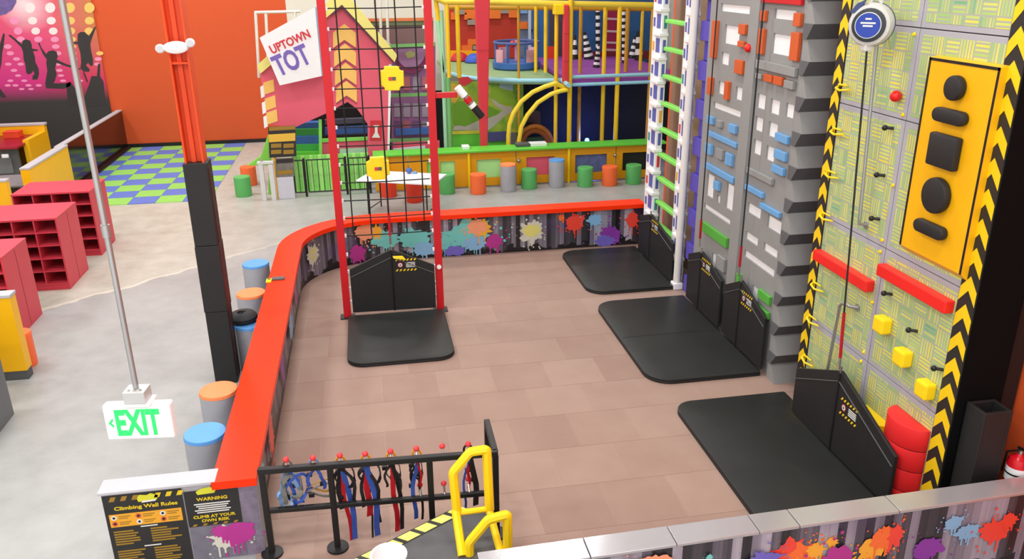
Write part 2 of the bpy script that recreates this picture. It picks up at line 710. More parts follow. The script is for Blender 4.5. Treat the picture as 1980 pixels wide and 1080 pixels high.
def pathpts(r, y0=YN, x1=4.95, n=14):
    """polyline parallel to the pen wall: left side up, round the corner, along the far side"""
    p = [(CX - r, y0)]
    k = 12
    p += [(CX - r, y0 + (CY - y0) * i / k) for i in range(1, k)]
    p += [(CX + r * math.cos(math.radians(a)), CY + r * math.sin(math.radians(a))) for a in [180 - 90 * i / n for i in range(n + 1)]]
    p += [(CX + (x1 - CX) * i / 10, CY + r) for i in range(1, 11)]
    return p


def clip(poly, a, b):
    out = []
    for i in range(len(poly)):
        p, q = poly[i], poly[(i + 1) % len(poly)]
        sp = (b[0] - a[0]) * (p[1] - a[1]) - (b[1] - a[1]) * (p[0] - a[0])
        sq = (b[0] - a[0]) * (q[1] - a[1]) - (b[1] - a[1]) * (q[0] - a[0])
        if sp <= 0:
            out.append(p)
        if sp * sq < 0:
            t = sp / (sp - sq)
            out.append((p[0] + (q[0] - p[0]) * t, p[1] + (q[1] - p[1]) * t))
    return out


RW = 1.26
outline = [(CX - RW, YF)] + pathpts(RW, YF + 0.01)[1:] + [(5.08, CY + RW), (5.08, YF)]
penbase = struct(MB().prism([(x, y, 0.0) for x, y in outline], (0, 0, 0.0215)).build('floor_pen', M_('tile_joint', (174, 150, 136), 0.8), None, (2, 9, 0)))
TS = 0.655
tile0 = None
row = 0
y = YF - 0.25
while y < 13.4:
    x = -1.35 - (TS / 2 if row % 2 else 0)
    while x < 5.1:
        g = 0.0025
        sq = [(x + g, y + g), (x + g, y + TS - g), (x + TS - g, y + TS - g), (x + TS - g, y + g)]
        c = sq
        for i in range(len(outline)):
            a, b = outline[i], outline[(i + 1) % len(outline)]
            if abs(a[0] - b[0]) + abs(a[1] - b[1]) < 1e-6:
                continue
            c = clip(c, a, b)
            if len(c) < 3:
                break
        if len(c) >= 3:
            area = abs(sum(c[i][0] * c[(i + 1) % len(c)][1] - c[(i + 1) % len(c)][0] * c[i][1] for i in range(len(c)))) / 2
            if area > 0.004:
                ctr = (x + TS / 2, y + TS / 2, 0.012)
                if area > (TS - 2 * g) ** 2 - 1e-5:
                    if tile0 is None:
                        tile0 = piece('rubber_tile', MB().box(-TS / 2 + g, TS / 2 - g, -TS / 2 + g, TS / 2 - g, 0.0092, 0.012), PENF, penbase, ctr)
                    else:
                        share(tile0, 'rubber_tile', penbase, ctr)
                else:
                    MB().prism([(p[0], p[1], 0.0212) for p in c], (0, 0, 0.0028)).build('rubber_tile', PENF, penbase)
        x += TS
    y += TS
    row += 1
FZ = 0.024       # top of the rubber floor


def splat_poly(r, seed, spiky=0.45, n=34):
    rnd = random.Random(seed)
    out = []
    for i in range(n):
        a = 2 * math.pi * i / n
        q = r * (0.72 + 0.28 * rnd.random())
        if rnd.random() < spiky * 0.5:
            q = r * (1.0 + 0.35 * rnd.random())
        out.append((q * math.cos(a), q * math.sin(a)))
    return out


def add_splats(mapf, items, name, parent, zlo, zhi):
    """printed paint splats: thin ink shapes on a surface; mapf(s, z, off) -> world"""
    names = sorted({it[3] for it in items})
    drops = MB()

    def zc(v):
        return max(zlo, min(zhi, v))

    def fan(mb, a, b, poly, off, sx):
        ctr = mapf(a, zc(b), off)
        ring = [mapf(a + px * sx, zc(b + pz), off) for px, pz in poly]
        n = len(ring)
        mb.add([ctr] + ring, [[0, i + 1, (i + 1) % n + 1] for i in range(n)])

    for j, it in enumerate(items):
        s, z, r, c = it[:4]
        sx = it[4] if len(it) > 4 else 1.0
        spk = it[5] if len(it) > 5 else 0.3
        rnd = random.Random(j * 13 + 5)
        off = 0.003 + 0.0012 * j
        mb = MB()
        fan(mb, s, z, splat_poly(r, j * 7 + 1, spk), off, sx)
        mb.build('paint_splat', SPLAT[c], parent)
        drops.cur = names.index(c)
        for d in range(16):
            a = rnd.random() * 6.283
            q = r * (1.05 + 0.9 * rnd.random())
            rr = r * (0.03 + 0.08 * rnd.random())
            fan(drops, s + q * math.cos(a) * sx, z + q * math.sin(a), [(rr * math.cos(t * 0.785), rr * math.sin(t * 0.785)) for t in range(8)], off + .0003 + .00002 * d, 1.0)
        for d in range(3):
            xx = s + (rnd.random() - 0.5) * r * 1.2
            ln = r * (0.5 + 0.8 * rnd.random())
            zt = z - r * .5
            fan(drops, xx, zt - ln / 2, [(-0.008, -ln / 2), (0.008, -ln / 2), (0.008, ln / 2), (-0.008, ln / 2)], off + .0007 + .00004 * d, 1.0)
    ob = drops.build(name, [SPLAT[c] for c in names], parent)
    ob['kind'] = 'stuff'
    return ob


def strip_wall(name, inner, outer, z0, z1, mt_in, parent, sofs=0.0):
    """a wall swept along two parallel polylines, uv = metres along the wall and height"""
    n = len(inner)
    vs = []
    for (a, b) in zip(inner, outer):
        vs += [(a[0], a[1], z0), (a[0], a[1], z1), (b[0], b[1], z1), (b[0], b[1], z0)]
    fs = []
    for i in range(n - 1):
        o, p = i * 4, i * 4 + 4
        for k in range(4):
            k2 = (k + 1) % 4
            fs.append([o + k, o + k2, p + k2, p + k])
    fs.append([0, 1, 2, 3])
    fs.append([4 * n - 1, 4 * n - 2, 4 * n - 3, 4 * n - 4])
    ob = MB().add(vs, fs).build(name, mt_in, parent, None if parent else (inner[0][0], inner[0][1], z0))
    me = ob.data
    S_ = [0.0]
    for i in range(1, n):
        S_.append(S_[-1] + math.hypot(inner[i][0] - inner[i - 1][0], inner[i][1] - inner[i - 1][1]))
    uvl = me.uv_layers.new(name='UVMap')
    vmap = {}
    for i in range(n):
        for k in range(4):
            vmap[i * 4 + k] = S_[i] + sofs
    for lp in me.loops:
        uvl.data[lp.index].uv = (vmap[lp.vertex_index], me.vertices[lp.vertex_index].co.z + ORG[ob.name].z)
    for p in me.polygons:
        p.use_smooth = False
    return ob


pen = thing('pen_barrier', 'low graffiti-print wall with red ledge curving around the brown rubber floor', 'wall', (CX - RW, YN, 0))
strip_wall('wall_panel', pathpts(RW, 6.13), pathpts(RW + 0.12, 6.13), 0.0, 0.70, GRAF, pen)
ledge = strip_wall('ledge', pathpts(1.18, YN, 4.66), pathpts(1.53, YN, 4.66), 0.70, 0.77, LEDGE, pen)
bpy.context.view_layer.update()


def far_map(s, z, off):
    """s = world x along the far wall; left of the corner centre it wraps round the corner"""
    if s >= CX:
        return Vector((s, CY + RW - off, z))
    a = (CX - s) / RW
    if a < math.pi / 2:
        return Vector((CX - (RW - off) * math.sin(a), CY + (RW - off) * math.cos(a), z))
    return Vector((CX - RW + off, CY - (CX - s - RW * math.pi / 2), z))


def fp(x, y):
    p = PY(x, y, CY + RW)
    return p.x, p.z


items = []
for (x, y, r, c, *rest) in [(905, 452, .26, 'teal', 1.5), (868, 470, .16, 'teal', 1.4), (918, 470, .15, 'sky', 1.5), (930, 440, .17, 'amber'), (922, 438, .15, 'peach', 1.2), (955, 466, .15, 'magenta', 1.1),
                            (1030, 448, .2, 'pale', 1.0, .9), (1027, 444, .1, 'lemon', 1.5, .9), (1112, 430, .17, 'red', 1.1), (1150, 424, .12, 'sky', 1.2), (1182, 455, .2, 'purple'), (1168, 468, .12, 'violet', 1.6),
                            (1222, 424, .16, 'red', .8), (1085, 415, .06, 'orange'), (880, 490, .1, 'violet', 2.0),
                            (800, 460, .18, 'teal', 1.6), (745, 462, .17, 'teal', 1.5), (705, 446, .16, 'peach', 1.2), (728, 448, .12, 'amber', .8), (690, 486, .16, 'magenta', 1.0), (820, 480, .14, 'sky', 1.5)]:
    X, Zz = fp(x, y)
    items.append((X, max(.12, min(.6, Zz)), r, c, *rest))
items += [(-1.25, .42, .16, 'pale', 1.0, .9), (-1.22, .44, .08, 'lemon', 1.2, .9), (-2.9, .4, .15, 'magenta'), (-3.9, .35, .18, 'sky', 1.4), (-5.2, .4, .16, 'purple'), (-6.6, .35, .18, 'red'), (-7.4, .42, .14, 'teal', 1.4)]
add_splats(far_map, items, 'paint_drops', pen, 0.01, 0.695)

# ---- front (near) pen wall with the silver cap
nA, nB = Vector((0.55, 4.72, 0)), Vector((5.10, 4.82, 0))      # far edge of the cap
mA, mB_ = Vector((0.55, 4.50, 0)), Vector((5.10, 4.63, 0))      # near edge
npw = thing('capped_barrier', 'low graffiti-print wall with silver cap in the foreground', 'wall', (2.8, 4.66, 0))
sh = 0.012


def lerp(a, b, t):
    return a + (b - a) * t


inn = [lerp(mA, mB_, t / 10) + Vector((0, 0.012, 0)) for t in range(11)]
out = [lerp(nA, nB, t / 10) - Vector((0, 0.012, 0)) for t in range(11)]
strip_wall('wall_panel', [(p.x, p.y) for p in inn], [(p.x, p.y) for p in out], 0.0, 0.745, GRAF, npw, 20.0)
mb = MB()
seams = [0.0, 0.17, 0.31, 0.45, 0.52, 0.70, 1.0]
for i in range(len(seams) - 1):
    a, b = seams[i] + 0.0008, seams[i + 1] - 0.0008
    q = [lerp(mA, mB_, a), lerp(mA, mB_, b), lerp(nA, nB, b), lerp(nA, nB, a)]
    MB().prism([(p.x, p.y, 0.745) for p in q], (0, 0, 0.025)).build('cap_section', SILV, npw, bevel=0.004)


def near_map(s, z, off):
    t = (s - 0.55) / 4.55
    p = lerp(mA, mB_, t)
    return Vector((p.x, p.y + 0.012 - off, z))


its = []
for (x, y, r, c, *rest) in [(1528, 1068, .12, 'red'), (1555, 1078, .13, 'orange'), (1580, 1066, .08, 'amber'), (1612, 1050, .05, 'amber'), (1690, 1065, .12, 'amber'), (1712, 1045, .12, 'orange'), (1738, 1040, .1, 'red', .7),
                            (1800, 1066, .1, 'purple', 1.5), (1852, 1018, .07, 'sky', 1.3), (1880, 1035, .08, 'sky', 1.5), (1935, 1035, .12, 'red', 1.3), (1960, 1015, .08, 'red'), (1370, 1074, .03, 'teal'), (1260, 1090, .12, 'peach', 1.5),
                            (1620, 1085, .15, 'magenta'), (1475, 1085, .1, 'violet', 1.5)]:
    p = PY(x, y, 4.56)
    its.append((p.x, p.z, r, c, *rest))
add_splats(near_map, its, 'paint_drops', npw, 0.02, 0.742)

# ---- rules board wall at the front left corner of the pen
rb = thing('rules_barrier', 'low wall with grey top and black climbing rules boards beside the red ledge end', 'wall', (-1.65, 6.05, 0))
box('wall_panel', (-2.27, -1.44, 5.975, 6.12, 0, 0.75), LAV, rb)
box('wall_panel', (-1.44, -1.09, 5.975, 6.12, 0, 0.698), LAV, rb)
box('cap', (-2.29, -1.40, 5.955, 6.15, 0.75, 0.775), GREYC, rb, 0.004)
YB = 5.97


def BP(x, y):
    p = PY(x, y, YB)
    return p.x, p.z


def board(name, x0, x1, z0, z1, mt, y=YB, t=0.004, parent=rb):
    return box(name, (x0, x1, y - t, y, z0, z1), mt, parent)


bx0, bz1 = BP(195, 957)
bd1 = board('rules_board', -2.265, -1.665, 0.02, 0.735, PBLK)
bd2 = board('warning_board', -1.655, -1.235, 0.36, 0.697, PBLK)
board('print_panel', -1.655, -1.235, 0.02, 0.355, M_('print_grey', (112, 110, 122), 0.5, var=0.3, scale=14), t=0.003)
board('print_panel', -1.23, -1.095, 0.02, 0.695, M_('print_streak', (120, 110, 128), 0.5, var=0.5, scale=18), t=0.003)
YT = YB - 0.0045
for i in range(7):
    xa = -2.22 + i * 0.085
    if i in (3,):
        continue
    mbx = MB().prism([(xa, YT, .68), (xa + .04, YT, .68), (xa + .06, YT, .722), (xa + .02, YT, .722)], (0, -.001, 0))
    mbx.build('hazard_dash', TXTO if i < 3 else TXTY, rb)
MB().prism([(-2.0, YT, .655), (-1.86, YT, .66), (-1.845, YT, .70), (-1.90, YT, .725), (-1.93, YT, .71), (-1.985, YT, .72), (-2.01, YT, .69)], (0, -.001, 0)).build('logo', M_('logo_lime', (206, 206, 50), .5), rb)
MB().prism([(-1.98, YT, .645), (-1.87, YT, .65), (-1.865, YT, .665), (-1.97, YT, .662)], (0, -.0015, 0)).build('logo_band', TXTW, rb)
text('Climbing Wall Rules', (-2.19, YT, .585), (1, 0, 0), (0, 0, 1), .48, TXTY, rb, height=.045, bold=.03)
pnl = board('icon_panel', -2.24, -1.69, .44, .56, M_('print_amber', (226, 160, 40), .5), y=YT, t=.001)
for r_ in range(2):
    for c_ in range(3):
        xx, zz = -2.205 + c_ * .185, .528 - r_ * .055
        MB().lathe([(.022, 0), (.022, .001)], (xx, YT - .003, zz), 14, 'y').build('icon_disc', M_('icon_ring', (206, 90, 60), .5) if (r_ + c_) % 2 else TXTW, pnl)
        MB().lathe([(.011, 0), (.011, .001)], (xx, YT - .0045, zz), 10, 'y').build('icon_figure', BLACK, pnl)
        for q in range(2):
            box('text_line', (xx + .035, xx + .125 - .02 * q, YT - .002, YT - .001, zz + .004 - q * .018, zz + .013 - q * .018), TXTO, pnl)
rnd = random.Random(3)
for zb, x_ in ((.40, -2.23), (.40, -1.95), (.21, -2.23), (.21, -1.95)):
    for q in range(6):
        wd = .23 * (.55 + .45 * rnd.random())
        box('text_line', (x_, x_ + wd, YT - .001, YT, zb - q * .024 - .014, zb - q * .024), TXTO, rb)
for zb in (.418, .228):
    box('text_line', (-2.02, -1.89, YT - .001, YT, zb, zb + .010), TXTW, rb)
MB().prism([(-1.55, YT, .66), (-1.42, YT, .665), (-1.40, YT, .70), (-1.45, YT, .725), (-1.52, YT, .715), (-1.56, YT, .69)], (0, -.001, 0)).build('logo', MATS['logo_lime'], rb)
text('WARNING', (-1.565, YT, .60), (1, 0, 0), (0, 0, 1), .24, TXTY, rb, height=.032, bold=.03)
for q in range(5):
    wd = .28 - .03 * (q % 3)
    box('text_line', (-1.45 - wd / 2, -1.45 + wd / 2, YT - .001, YT, .565 - q * .02, .575 - q * .02), TXTW, rb)
text('CLIMB AT YOUR', (-1.61, YT, .435), (1, 0, 0), (0, 0, 1), .33, TXTY, rb, height=.028, bold=.03)
text('OWN RISK', (-1.55, YT, .395), (1, 0, 0), (0, 0, 1), .22, TXTY, rb, height=.028, bold=.03)
for i in range(5):
    xa = -1.63 + i * .08
    MB().prism([(xa, YT, .362), (xa + .03, YT, .362), (xa + .045, YT, .382), (xa + .015, YT, .382)], (0, -.001, 0)).build('hazard_dash', TXTO, rb)


def rb_map(s, z, off):
    return Vector((s, YB - .003 - off, z))


add_splats(rb_map, [(-1.38, .22, .12, 'pale'), (-1.27, .26, .13, 'magenta', 1.2, .2), (-1.42, .29, .07, 'magenta', 1.0, .3)], 'paint_drops', rb, .02, .36)

# ================================================================== MATS
def rounded_mat(name, x0, x1, y0, y1, rad, corners, label, z=FZ, h=0.06, seams=()):
    """corners: which of (x0y0, x1y0, x1y1, x0y1) are rounded"""
    pts = []
    for (cx, cy, a0, on) in ((x0, y0, 180, corners[0]), (x1, y0, 270, corners[1]), (x1, y1, 0, corners[2]), (x0, y1, 90, corners[3])):
        r = rad if on else 0.02
        ox = cx + r if cx == x0 else cx - r
        oy = cy + r if cy == y0 else cy - r
        pts += arc((ox, oy), r, a0, a0 + 90, 8 if on else 2)
    t = thing(name, label, 'mat', ((x0 + x1) / 2, (y0 + y1) / 2, z))
    MB().prism([(p[0], p[1], z) for p in pts], (0, 0, h * 0.55)).build('base_pad', PADB, t, bevel=0.008)
    MB().prism([(p[0], p[1], z + h * 0.55) for p in pts], (0, 0, h * 0.45)).build('top_cover', MATB, t, bevel=0.014, smooth=True)
    for s in seams:
        MB().tube([(x0 + 0.05, s, z + h + .001), ((x0 + x1) / 2, s + .012, z + h + .001), (x1 - 0.02, s, z + h + .001)], 0.004, 6).build('seam', PADB, t)
    return t


rounded_mat('crash_mat', -0.44, 0.90, 9.30, 10.86, 0.22, (1, 1, 0, 0), 'black crash mat on the floor below the red net frame')
rounded_mat('crash_mat', 3.09, 4.44, 11.05, 13.02, 0.28, (1, 0, 0, 1), 'smaller black crash mat below the white ladder tower')
rounded_mat('crash_mat', 3.05, 4.42, 8.16, 10.68, 0.30, (1, 0, 0, 1), 'wide black crash mat below the grey tower', seams=(9.40,))
rounded_mat('crash_mat', 3.12, 4.46, 4.95, 7.66, 0.22, (0, 0, 0, 1), 'large black crash mat nearest the silver-capped wall')


# ================================================================== BELAY GATES
def gate(label, P0, P1, hs, hp, sgn, parent_n, peak=0.5):
    """folding pentagon gate between floor points P0 and P1, side height hs, peak height hp; parent_n = facing normal"""
    P0, P1, N = Vector(P0), Vector(P1), Vector(parent_n)
    D = P1 - P0
    L = D.length
    X = D.normalized()
    U = Vector((0, 0, 1))
    t = thing('belay_gate', label, 'gate', (P0 + P1) / 2)
    hz = 0.02
    at = lambda s, z, o=0.0: P0 + X * (s * L) + U * z + N * o
    g = 0.004 / L
    leaf = None
    for (a, b, za, zb) in ((0, peak - g, hs, hp), (peak + g, 1, hp, hs)):
        leaf = MB().prism([at(a, hz), at(b, hz), at(b, zb), at(a, za)], N * -0.035).build('panel', PADB, t, bevel=0.006)
    # raised hem along the top edge and the hinge
    MB().tube([at(0.01, hs - .11, .002), at(peak, hp - .11, .004), at(.99, hs - .11, .002)], .006, 6).build('piping', DGREY, t)
    MB().tube([at(peak, hz, .002), at(peak, hp, .002)], .012, 8).build('hinge', BLACK, t)
    # warning sticker on one leaf
    sw = .30 / L
    c0, c1 = (peak + .04, peak + .04 + sw) if sgn > 0 else (peak - .04 - sw, peak - .04)
    zb = hs - .06
    for r_ in (0, 1):
        for i in range(6):
            s = c0 + (c1 - c0) * i / 6
            ds = (c1 - c0) / 13
            z = zb + r_ * .15
            MB().prism([at(s, z, .001), at(s + ds, z, .001), at(s + ds * 1.8, z + .028, .001), at(s + ds * .8, z + .028, .001)], N * .002).build('hazard_dash', CHEV, leaf)
    sc = c0 + (c1 - c0) * .22
    for rr, o, m in ((.036, .002, PRED), (.027, .004, TXTW), (.010, .006, BLACK)):
        ring = [at(sc, zb + .09, o) + (X * math.cos(a * .5236) + U * math.sin(a * .5236)) * rr for a in range(12)]
        MB().prism(ring, N * .001).build('warning_symbol', m, leaf)
    for i in range(4):
        s = c0 + (c1 - c0) * .48
        MB().prism([at(s, zb + .053 + i * .020, .001), at(s + (c1 - c0) * .42, zb + .053 + i * .020, .001), at(s + (c1 - c0) * .42, zb + .064 + i * .020, .001), at(s, zb + .064 + i * .020, .001)], N * .002).build('text_line', TXTW, leaf)
    # clip point on the peak
    MB().tube([at(peak, hp, 0) + U * z for z in (-.02, .05)], .014, 8).build('clip', CHROME, t)
    return t


g1 = gate('black gate with yellow tag between the red net frame posts', (-0.37, 10.88, 0.09), (0.79, 10.84, 0.09), .66, .92, 1, (0, -1, 0), .5)
tg = MB().prism([(0.225, 10.82, .93), (.36, 10.80, .93), (.40, 10.79, .88), (.24, 10.81, .90)], (0, -.02, 0)).build('tag', YELB, g1)
gate('black gate at the foot of the white ladder tower', (4.40, 12.76, .085), (4.40, 11.20, .085), .62, .80, 1, (-1, 0, 0), .36)
gate('black gate at the foot of the left half of the grey tower', (4.40, 10.56, .085), (4.40, 9.42, .085), .68, .86, 1, (-1, 0, 0), .40)
gate('black gate at the foot of the right half of the grey tower', (4.40, 9.30, .085), (4.40, 8.17, .085), .68, .90, 1, (-1, 0, 0), .40)
gate('wide black gate at the foot of the green woven climbing wall', (4.30, 7.20, .085), (4.30, 5.47, .085), .53, .885, 1, (-1, 0, 0), .45)

# ================================================================== RED NET FRAME
fr = thing('net_climbing_frame', 'red upright climbing frame with black rope net', 'climbing frame', (0.2, 10.95, 0))
PL, PR_ = -0.45, 0.86
YFm = 10.95
for x in (PL, PR_):
    box('post', (x - .05, x + .05, YFm - .05, YFm + .05, FZ, 6.6), RED, fr, .004)
    box('foot_plate', (x - .10, x + .10, YFm - .09, YFm + .09, FZ, FZ + .015), BLACK, fr, .004)
box('top_beam', (PL, PR_, YFm - .05, YFm + .05, 6.5, 6.6), RED, fr, .004)
NV = 6
xs = [PL + .05 + (PR_ - PL - .1) * (i + .5) / 5.0 - .0 for i in range(5)]
zt0 = 1.22
zs = [zt0 + .245 * i for i in range(21)]
for x in xs:
    MB().tube([(x, YFm, zt0), (x + .004, YFm, 3), (x, YFm, zs[-1])], .009, 6).build('vertical_rope', ROPE, fr, smooth=True)
for z in zs:
    MB().tube([(PL + .05, YFm - .012, z), ((PL + PR_) / 2, YFm - .014, z - .008), (PR_ - .05, YFm - .012, z)], .008, 6).build('cross_rope', ROPE, fr, smooth=True)
for i, z in enumerate(zs + [.95, .7, .45, .25]):
    for x, s in ((PL, 1), (PR_, -1)):
        box('rope_clip', (x + s * .05, x + s * .075, YFm - .02, YFm + .02, z - .02, z + .02), WHITE, fr)
MB().lathe([(.032, 0), (.032, .012), (.02, .018)], (PR_, YFm - .05 - .018, .70), 16, 'y').build('white_marker', WHITE, fr)
# lever arm on the right post
ar = PY(848, 184, YFm)
ae = PY(884, 183, YFm)
box('arm', (PR_ + .05, ae.x, YFm - .03, YFm + .03, ar.z - .035, ar.z + .035), RED, fr, .004)
pa, pb = PY(884, 168, YFm - .06), PY(932, 226, YFm - .06)
seg = [pa + (pb - pa) * t for t in (0, .3, .36, .5, .56, .66, 1.0)]
for i, m in enumerate((WHITE, CHROME, RED, CHROME, WHITE, BLACK)):
    MB().tube([seg[i], seg[i + 1]], .05 if m is not CHROME else .042, 12).build('paddle_section', m, fr)


def yellow_grip(px, py, label, ang):
    c = PY(px, py, YFm - .06)
    t = thing('foam_grip', label, 'climbing hold', (c.x, c.y, c.z - .15), 'yellow grips on the net')
    r = .15
    prof = []
    n_ = .055
    base = [(-r + n_, -r), (r - n_, -r), (r - n_, -r + .03), (r - .03, -r + n_), (r, -r + n_), (r, r - n_), (r - .03, r - n_), (r - n_, r - .03), (r - n_, r), (-r + n_, r), (-r + n_, r - .03), (-r + .03, r - n_), (-r, r - n_), (-r, -r + n_), (-r + .03, -r + n_), (-r + n_, -r + .03)]
    pts = [(c.x + a * math.cos(ang) - b * math.sin(ang), c.y, c.z + a * math.sin(ang) + b * math.cos(ang)) for a, b in base]
    MB().prism(pts, (0, .09, 0)).build('body', YELB, t, bevel=.008)
    MB().prism([(c.x - .045, c.y - .001, c.z - .022), (c.x + .0, c.y - .001, c.z - .022), (c.x + .0, c.y - .001, c.z + .022), (c.x - .045, c.y - .001, c.z + .022)], (0, -.006, 0)).build('slot', PRED, t)
    MB().prism([(c.x + .003, c.y - .001, c.z - .022), (c.x + .048, c.y - .001, c.z - .022), (c.x + .048, c.y - .001, c.z + .022), (c.x + .003, c.y - .001, c.z + .022)], (0, -.006, 0)).build('slot', DGREY, t)


yellow_grip(758, 152, 'upper yellow notched foam grip on the rope net', -.03)
yellow_grip(731, 326, 'lower yellow notched foam grip on the rope net', .02)


def strap(name, label, a, b, group=None, redlen=.45):
    a, b = Vector(a), Vector(b)
    t = thing(name, label, 'strap', a, group)
    d = (b - a).normalized()
    MB().tube([a, a + d * .12], .014, 8).build('carabiner', CHROME, t)
    MB().tube([a + d * .12, a + d * (.12 + redlen)], .018, 8, flat=(1, .5)).build('red_sleeve', STRR, t)
    MB().tube([a + d * (.12 + redlen), b], .009, 8).build('webbing', BLACK, t)
    return t


strap('belay_strap', 'thin belay strap hanging down the middle of the red net frame', (0.21, 10.86, 1.09), (0.21, 10.90, 6.4), None, .3)
strap('belay_strap', 'thin belay strap above the right gate of the grey tower', (4.36, 8.85, 1.05), (4.36, 8.87, 6.8), None, .26)
strap('belay_strap', 'thin belay strap above the left gate of the grey tower', (4.36, 10.10, 1.02), (4.36, 10.10, 6.8), None, .26)

# ================================================================== GREY TOWER WITH WINDOWS
VPX, VPY = 712.0, -61.0
TX = 4.50
tw = thing('skyscraper_climbing_tower', 'grey climbing tower shaped like a skyscraper with white windows', 'climbing tower', (4.8, 9.3, 0))


def rect_on_x(xl, xr, yt, yb, X):
    ym = (yt + yb) / 2
    a = PX(xl, yt, X)
    b = PX(xl, yb, X)
    yr = ym + (ym - VPY) / (xl - VPX) * (xr - xl)
    c = PX(xr, yr, X)
    yL = (a.y + b.y) / 2
    return (c.y, yL, b.z, a.z)       # y0 (near), y1 (far), z0, z1


C4 = lambda t: (1340 + t[0] * .2038, 1340 + t[1] * .2038, t[2] * .2038, t[3] * .2038)
C5 = lambda t: (1330 + t[0] * .2037, 1330 + t[1] * .2037, 200 + t[2] * .2037, 200 + t[3] * .2037)
C6 = lambda t: (1330 + t[0] * .3333, 1330 + t[1] * .3333, 400 + t[2] * .3333, 400 + t[3] * .3333)
LW = [C4(t) for t in ((265, 540, 30, 105), (300, 440, 230, 410), (268, 340, 490, 605), (240, 300, 765, 885), (405, 465, 815, 940), (195, 450, 960, 1020))] + \
     [C5(t) for t in ((180, 245, 650, 870), (275, 305, 860, 935), (365, 430, 740, 990), (155, 400, 940, 988))] + [C6((138, 160, 258, 345))]
LC = [(C4(t), TOWO) for t in ((180, 220, 190, 545), (440, 500, 225, 320), (430, 490, 385, 440), (400, 475, 560, 690), (140, 178, 725, 890), (302, 337, 765, 940))] + \
     [(C5(t), TOWB) for t in ((185, 240, 110, 180), (390, 455, 185, 265), (195, 465, 255, 300), (170, 225, 370, 465), (360, 420, 460, 570), (165, 435, 555, 610), (250, 295, 725, 805))] + \
     [(C5(t), TOWER) for t in ((272, 318, 150, 212), (272, 330, 415, 510))] + [(C6((85, 225, 80, 135)), TOWG), (C6((170, 212, 270, 350)), TOWER)]
RWn = [C4(t) for t in ((775, 975, 80, 175), (755, 940, 310, 505), (610, 685, 880, 1020), (735, 820, 930, 1070), (880, 955, 970, 1105))] + \
      [C5(t) for t in ((640, 710, 115, 250), (765, 850, 165, 305), (625, 695, 330, 470), (745, 820, 390, 530), (568, 690, 930, 1030))] + \
      [C6(t) for t in ((462, 540, 40, 118), (335, 405, 135, 183), (440, 518, 200, 250), (328, 500, 242, 285), (370, 405, 445, 550))]
RC = [(C4((645, 1035, -60, 20)), RED)] + [(C4(t), TOWO) for t in ((625, 690, 95, 195), (960, 1025, 120, 245), (600, 670, 265, 505), (930, 1005, 300, 570), (675, 755, 695, 765), (770, 852, 715, 795))] + \
     [(C4(t), TOWER) for t in ((590, 975, 560, 640), (600, 655, 690, 740), (870, 955, 755, 830))] + \
     [(C5(t), TOWB) for t in ((835, 950, 270, 345), (825, 930, 425, 510), (800, 910, 570, 640), (548, 710, 760, 810), (690, 870, 935, 985))] + \
     [(C5((565, 800, 600, 655)), TOWER)] + [(C6(t), TOWG) for t in ((268, 302, 365, 440), (410, 475, 470, 520), (400, 465, 560, 600))]


def facade(y0, y1, z0, z1, wins, blocks, depth=.022):
    holes = []
    for wq in wins:
        a, b, c, d = rect_on_x(*wq, TX)
        holes.append((max(a, y0 + .02), min(b, y1 - .02), max(c, z0 + .02), min(d, z1 - .02)))
    # storeys above the frame go on in the same manner
    zz = 4.45
    while zz < 6.6:
        for f in (.12, .42, .72):
            holes.append((y0 + (y1 - y0) * f, y0 + (y1 - y0) * (f + .16), zz, zz + .26))
        zz += .5
    ys = sorted({y0, y1} | {h[0] for h in holes} | {h[1] for h in holes})
    zs_ = sorted({z0, z1} | {h[2] for h in holes} | {h[3] for h in holes})
    mb = MB()

    def inhole(y, z):
        return any(h[0] < y < h[1] and h[2] < z < h[3] for h in holes)

    ny, nz = len(ys) - 1, len(zs_) - 1
    solid = [[not inhole((ys[i] + ys[i + 1]) / 2, (zs_[j] + zs_[j + 1]) / 2) for j in range(nz)] for i in range(ny)]
    for i in range(ny):
        for j in range(nz):
            if not solid[i][j]:
                continue
            a, b, c, d = ys[i], ys[i + 1], zs_[j], zs_[j + 1]
            mb.add([(TX, a, c), (TX, b, c), (TX, b, d), (TX, a, d)], [(3, 2, 1, 0)])
            X2 = TX + depth
            if i + 1 < ny and not solid[i + 1][j]:
                mb.add([(TX, b, c), (X2, b, c), (X2, b, d), (TX, b, d)], [(0, 1, 2, 3)])
            if i > 0 and not solid[i - 1][j]:
                mb.add([(TX, a, c), (X2, a, c), (X2, a, d), (TX, a, d)], [(3, 2, 1, 0)])
            if j + 1 < nz and not solid[i][j + 1]:
                mb.add([(TX, a, d), (X2, a, d), (X2, b, d), (TX, b, d)], [(0, 1, 2, 3)])
            if j > 0 and not solid[i][j - 1]:
                mb.add([(TX, a, c), (X2, a, c), (X2, b, c), (TX, b, c)], [(3, 2, 1, 0)])
    fp_ = mb.build('front_panel', TOWER, tw)
    for a, b, c, d in holes:
        box('window_pane', (TX + depth, TX + depth + .01, a - .01, b + .01, c - .01, d + .01), WHITE, tw)
    for q, m in blocks:
        a, b, c, d = rect_on_x(*q, TX - .03)
        a, b = max(a, y0), min(b, y1)
        if b - a > .02:
            box('raised_block', (TX - .045, TX - .002, a, b, c, d), m, tw, .004)
    # (the pane sits behind the board)


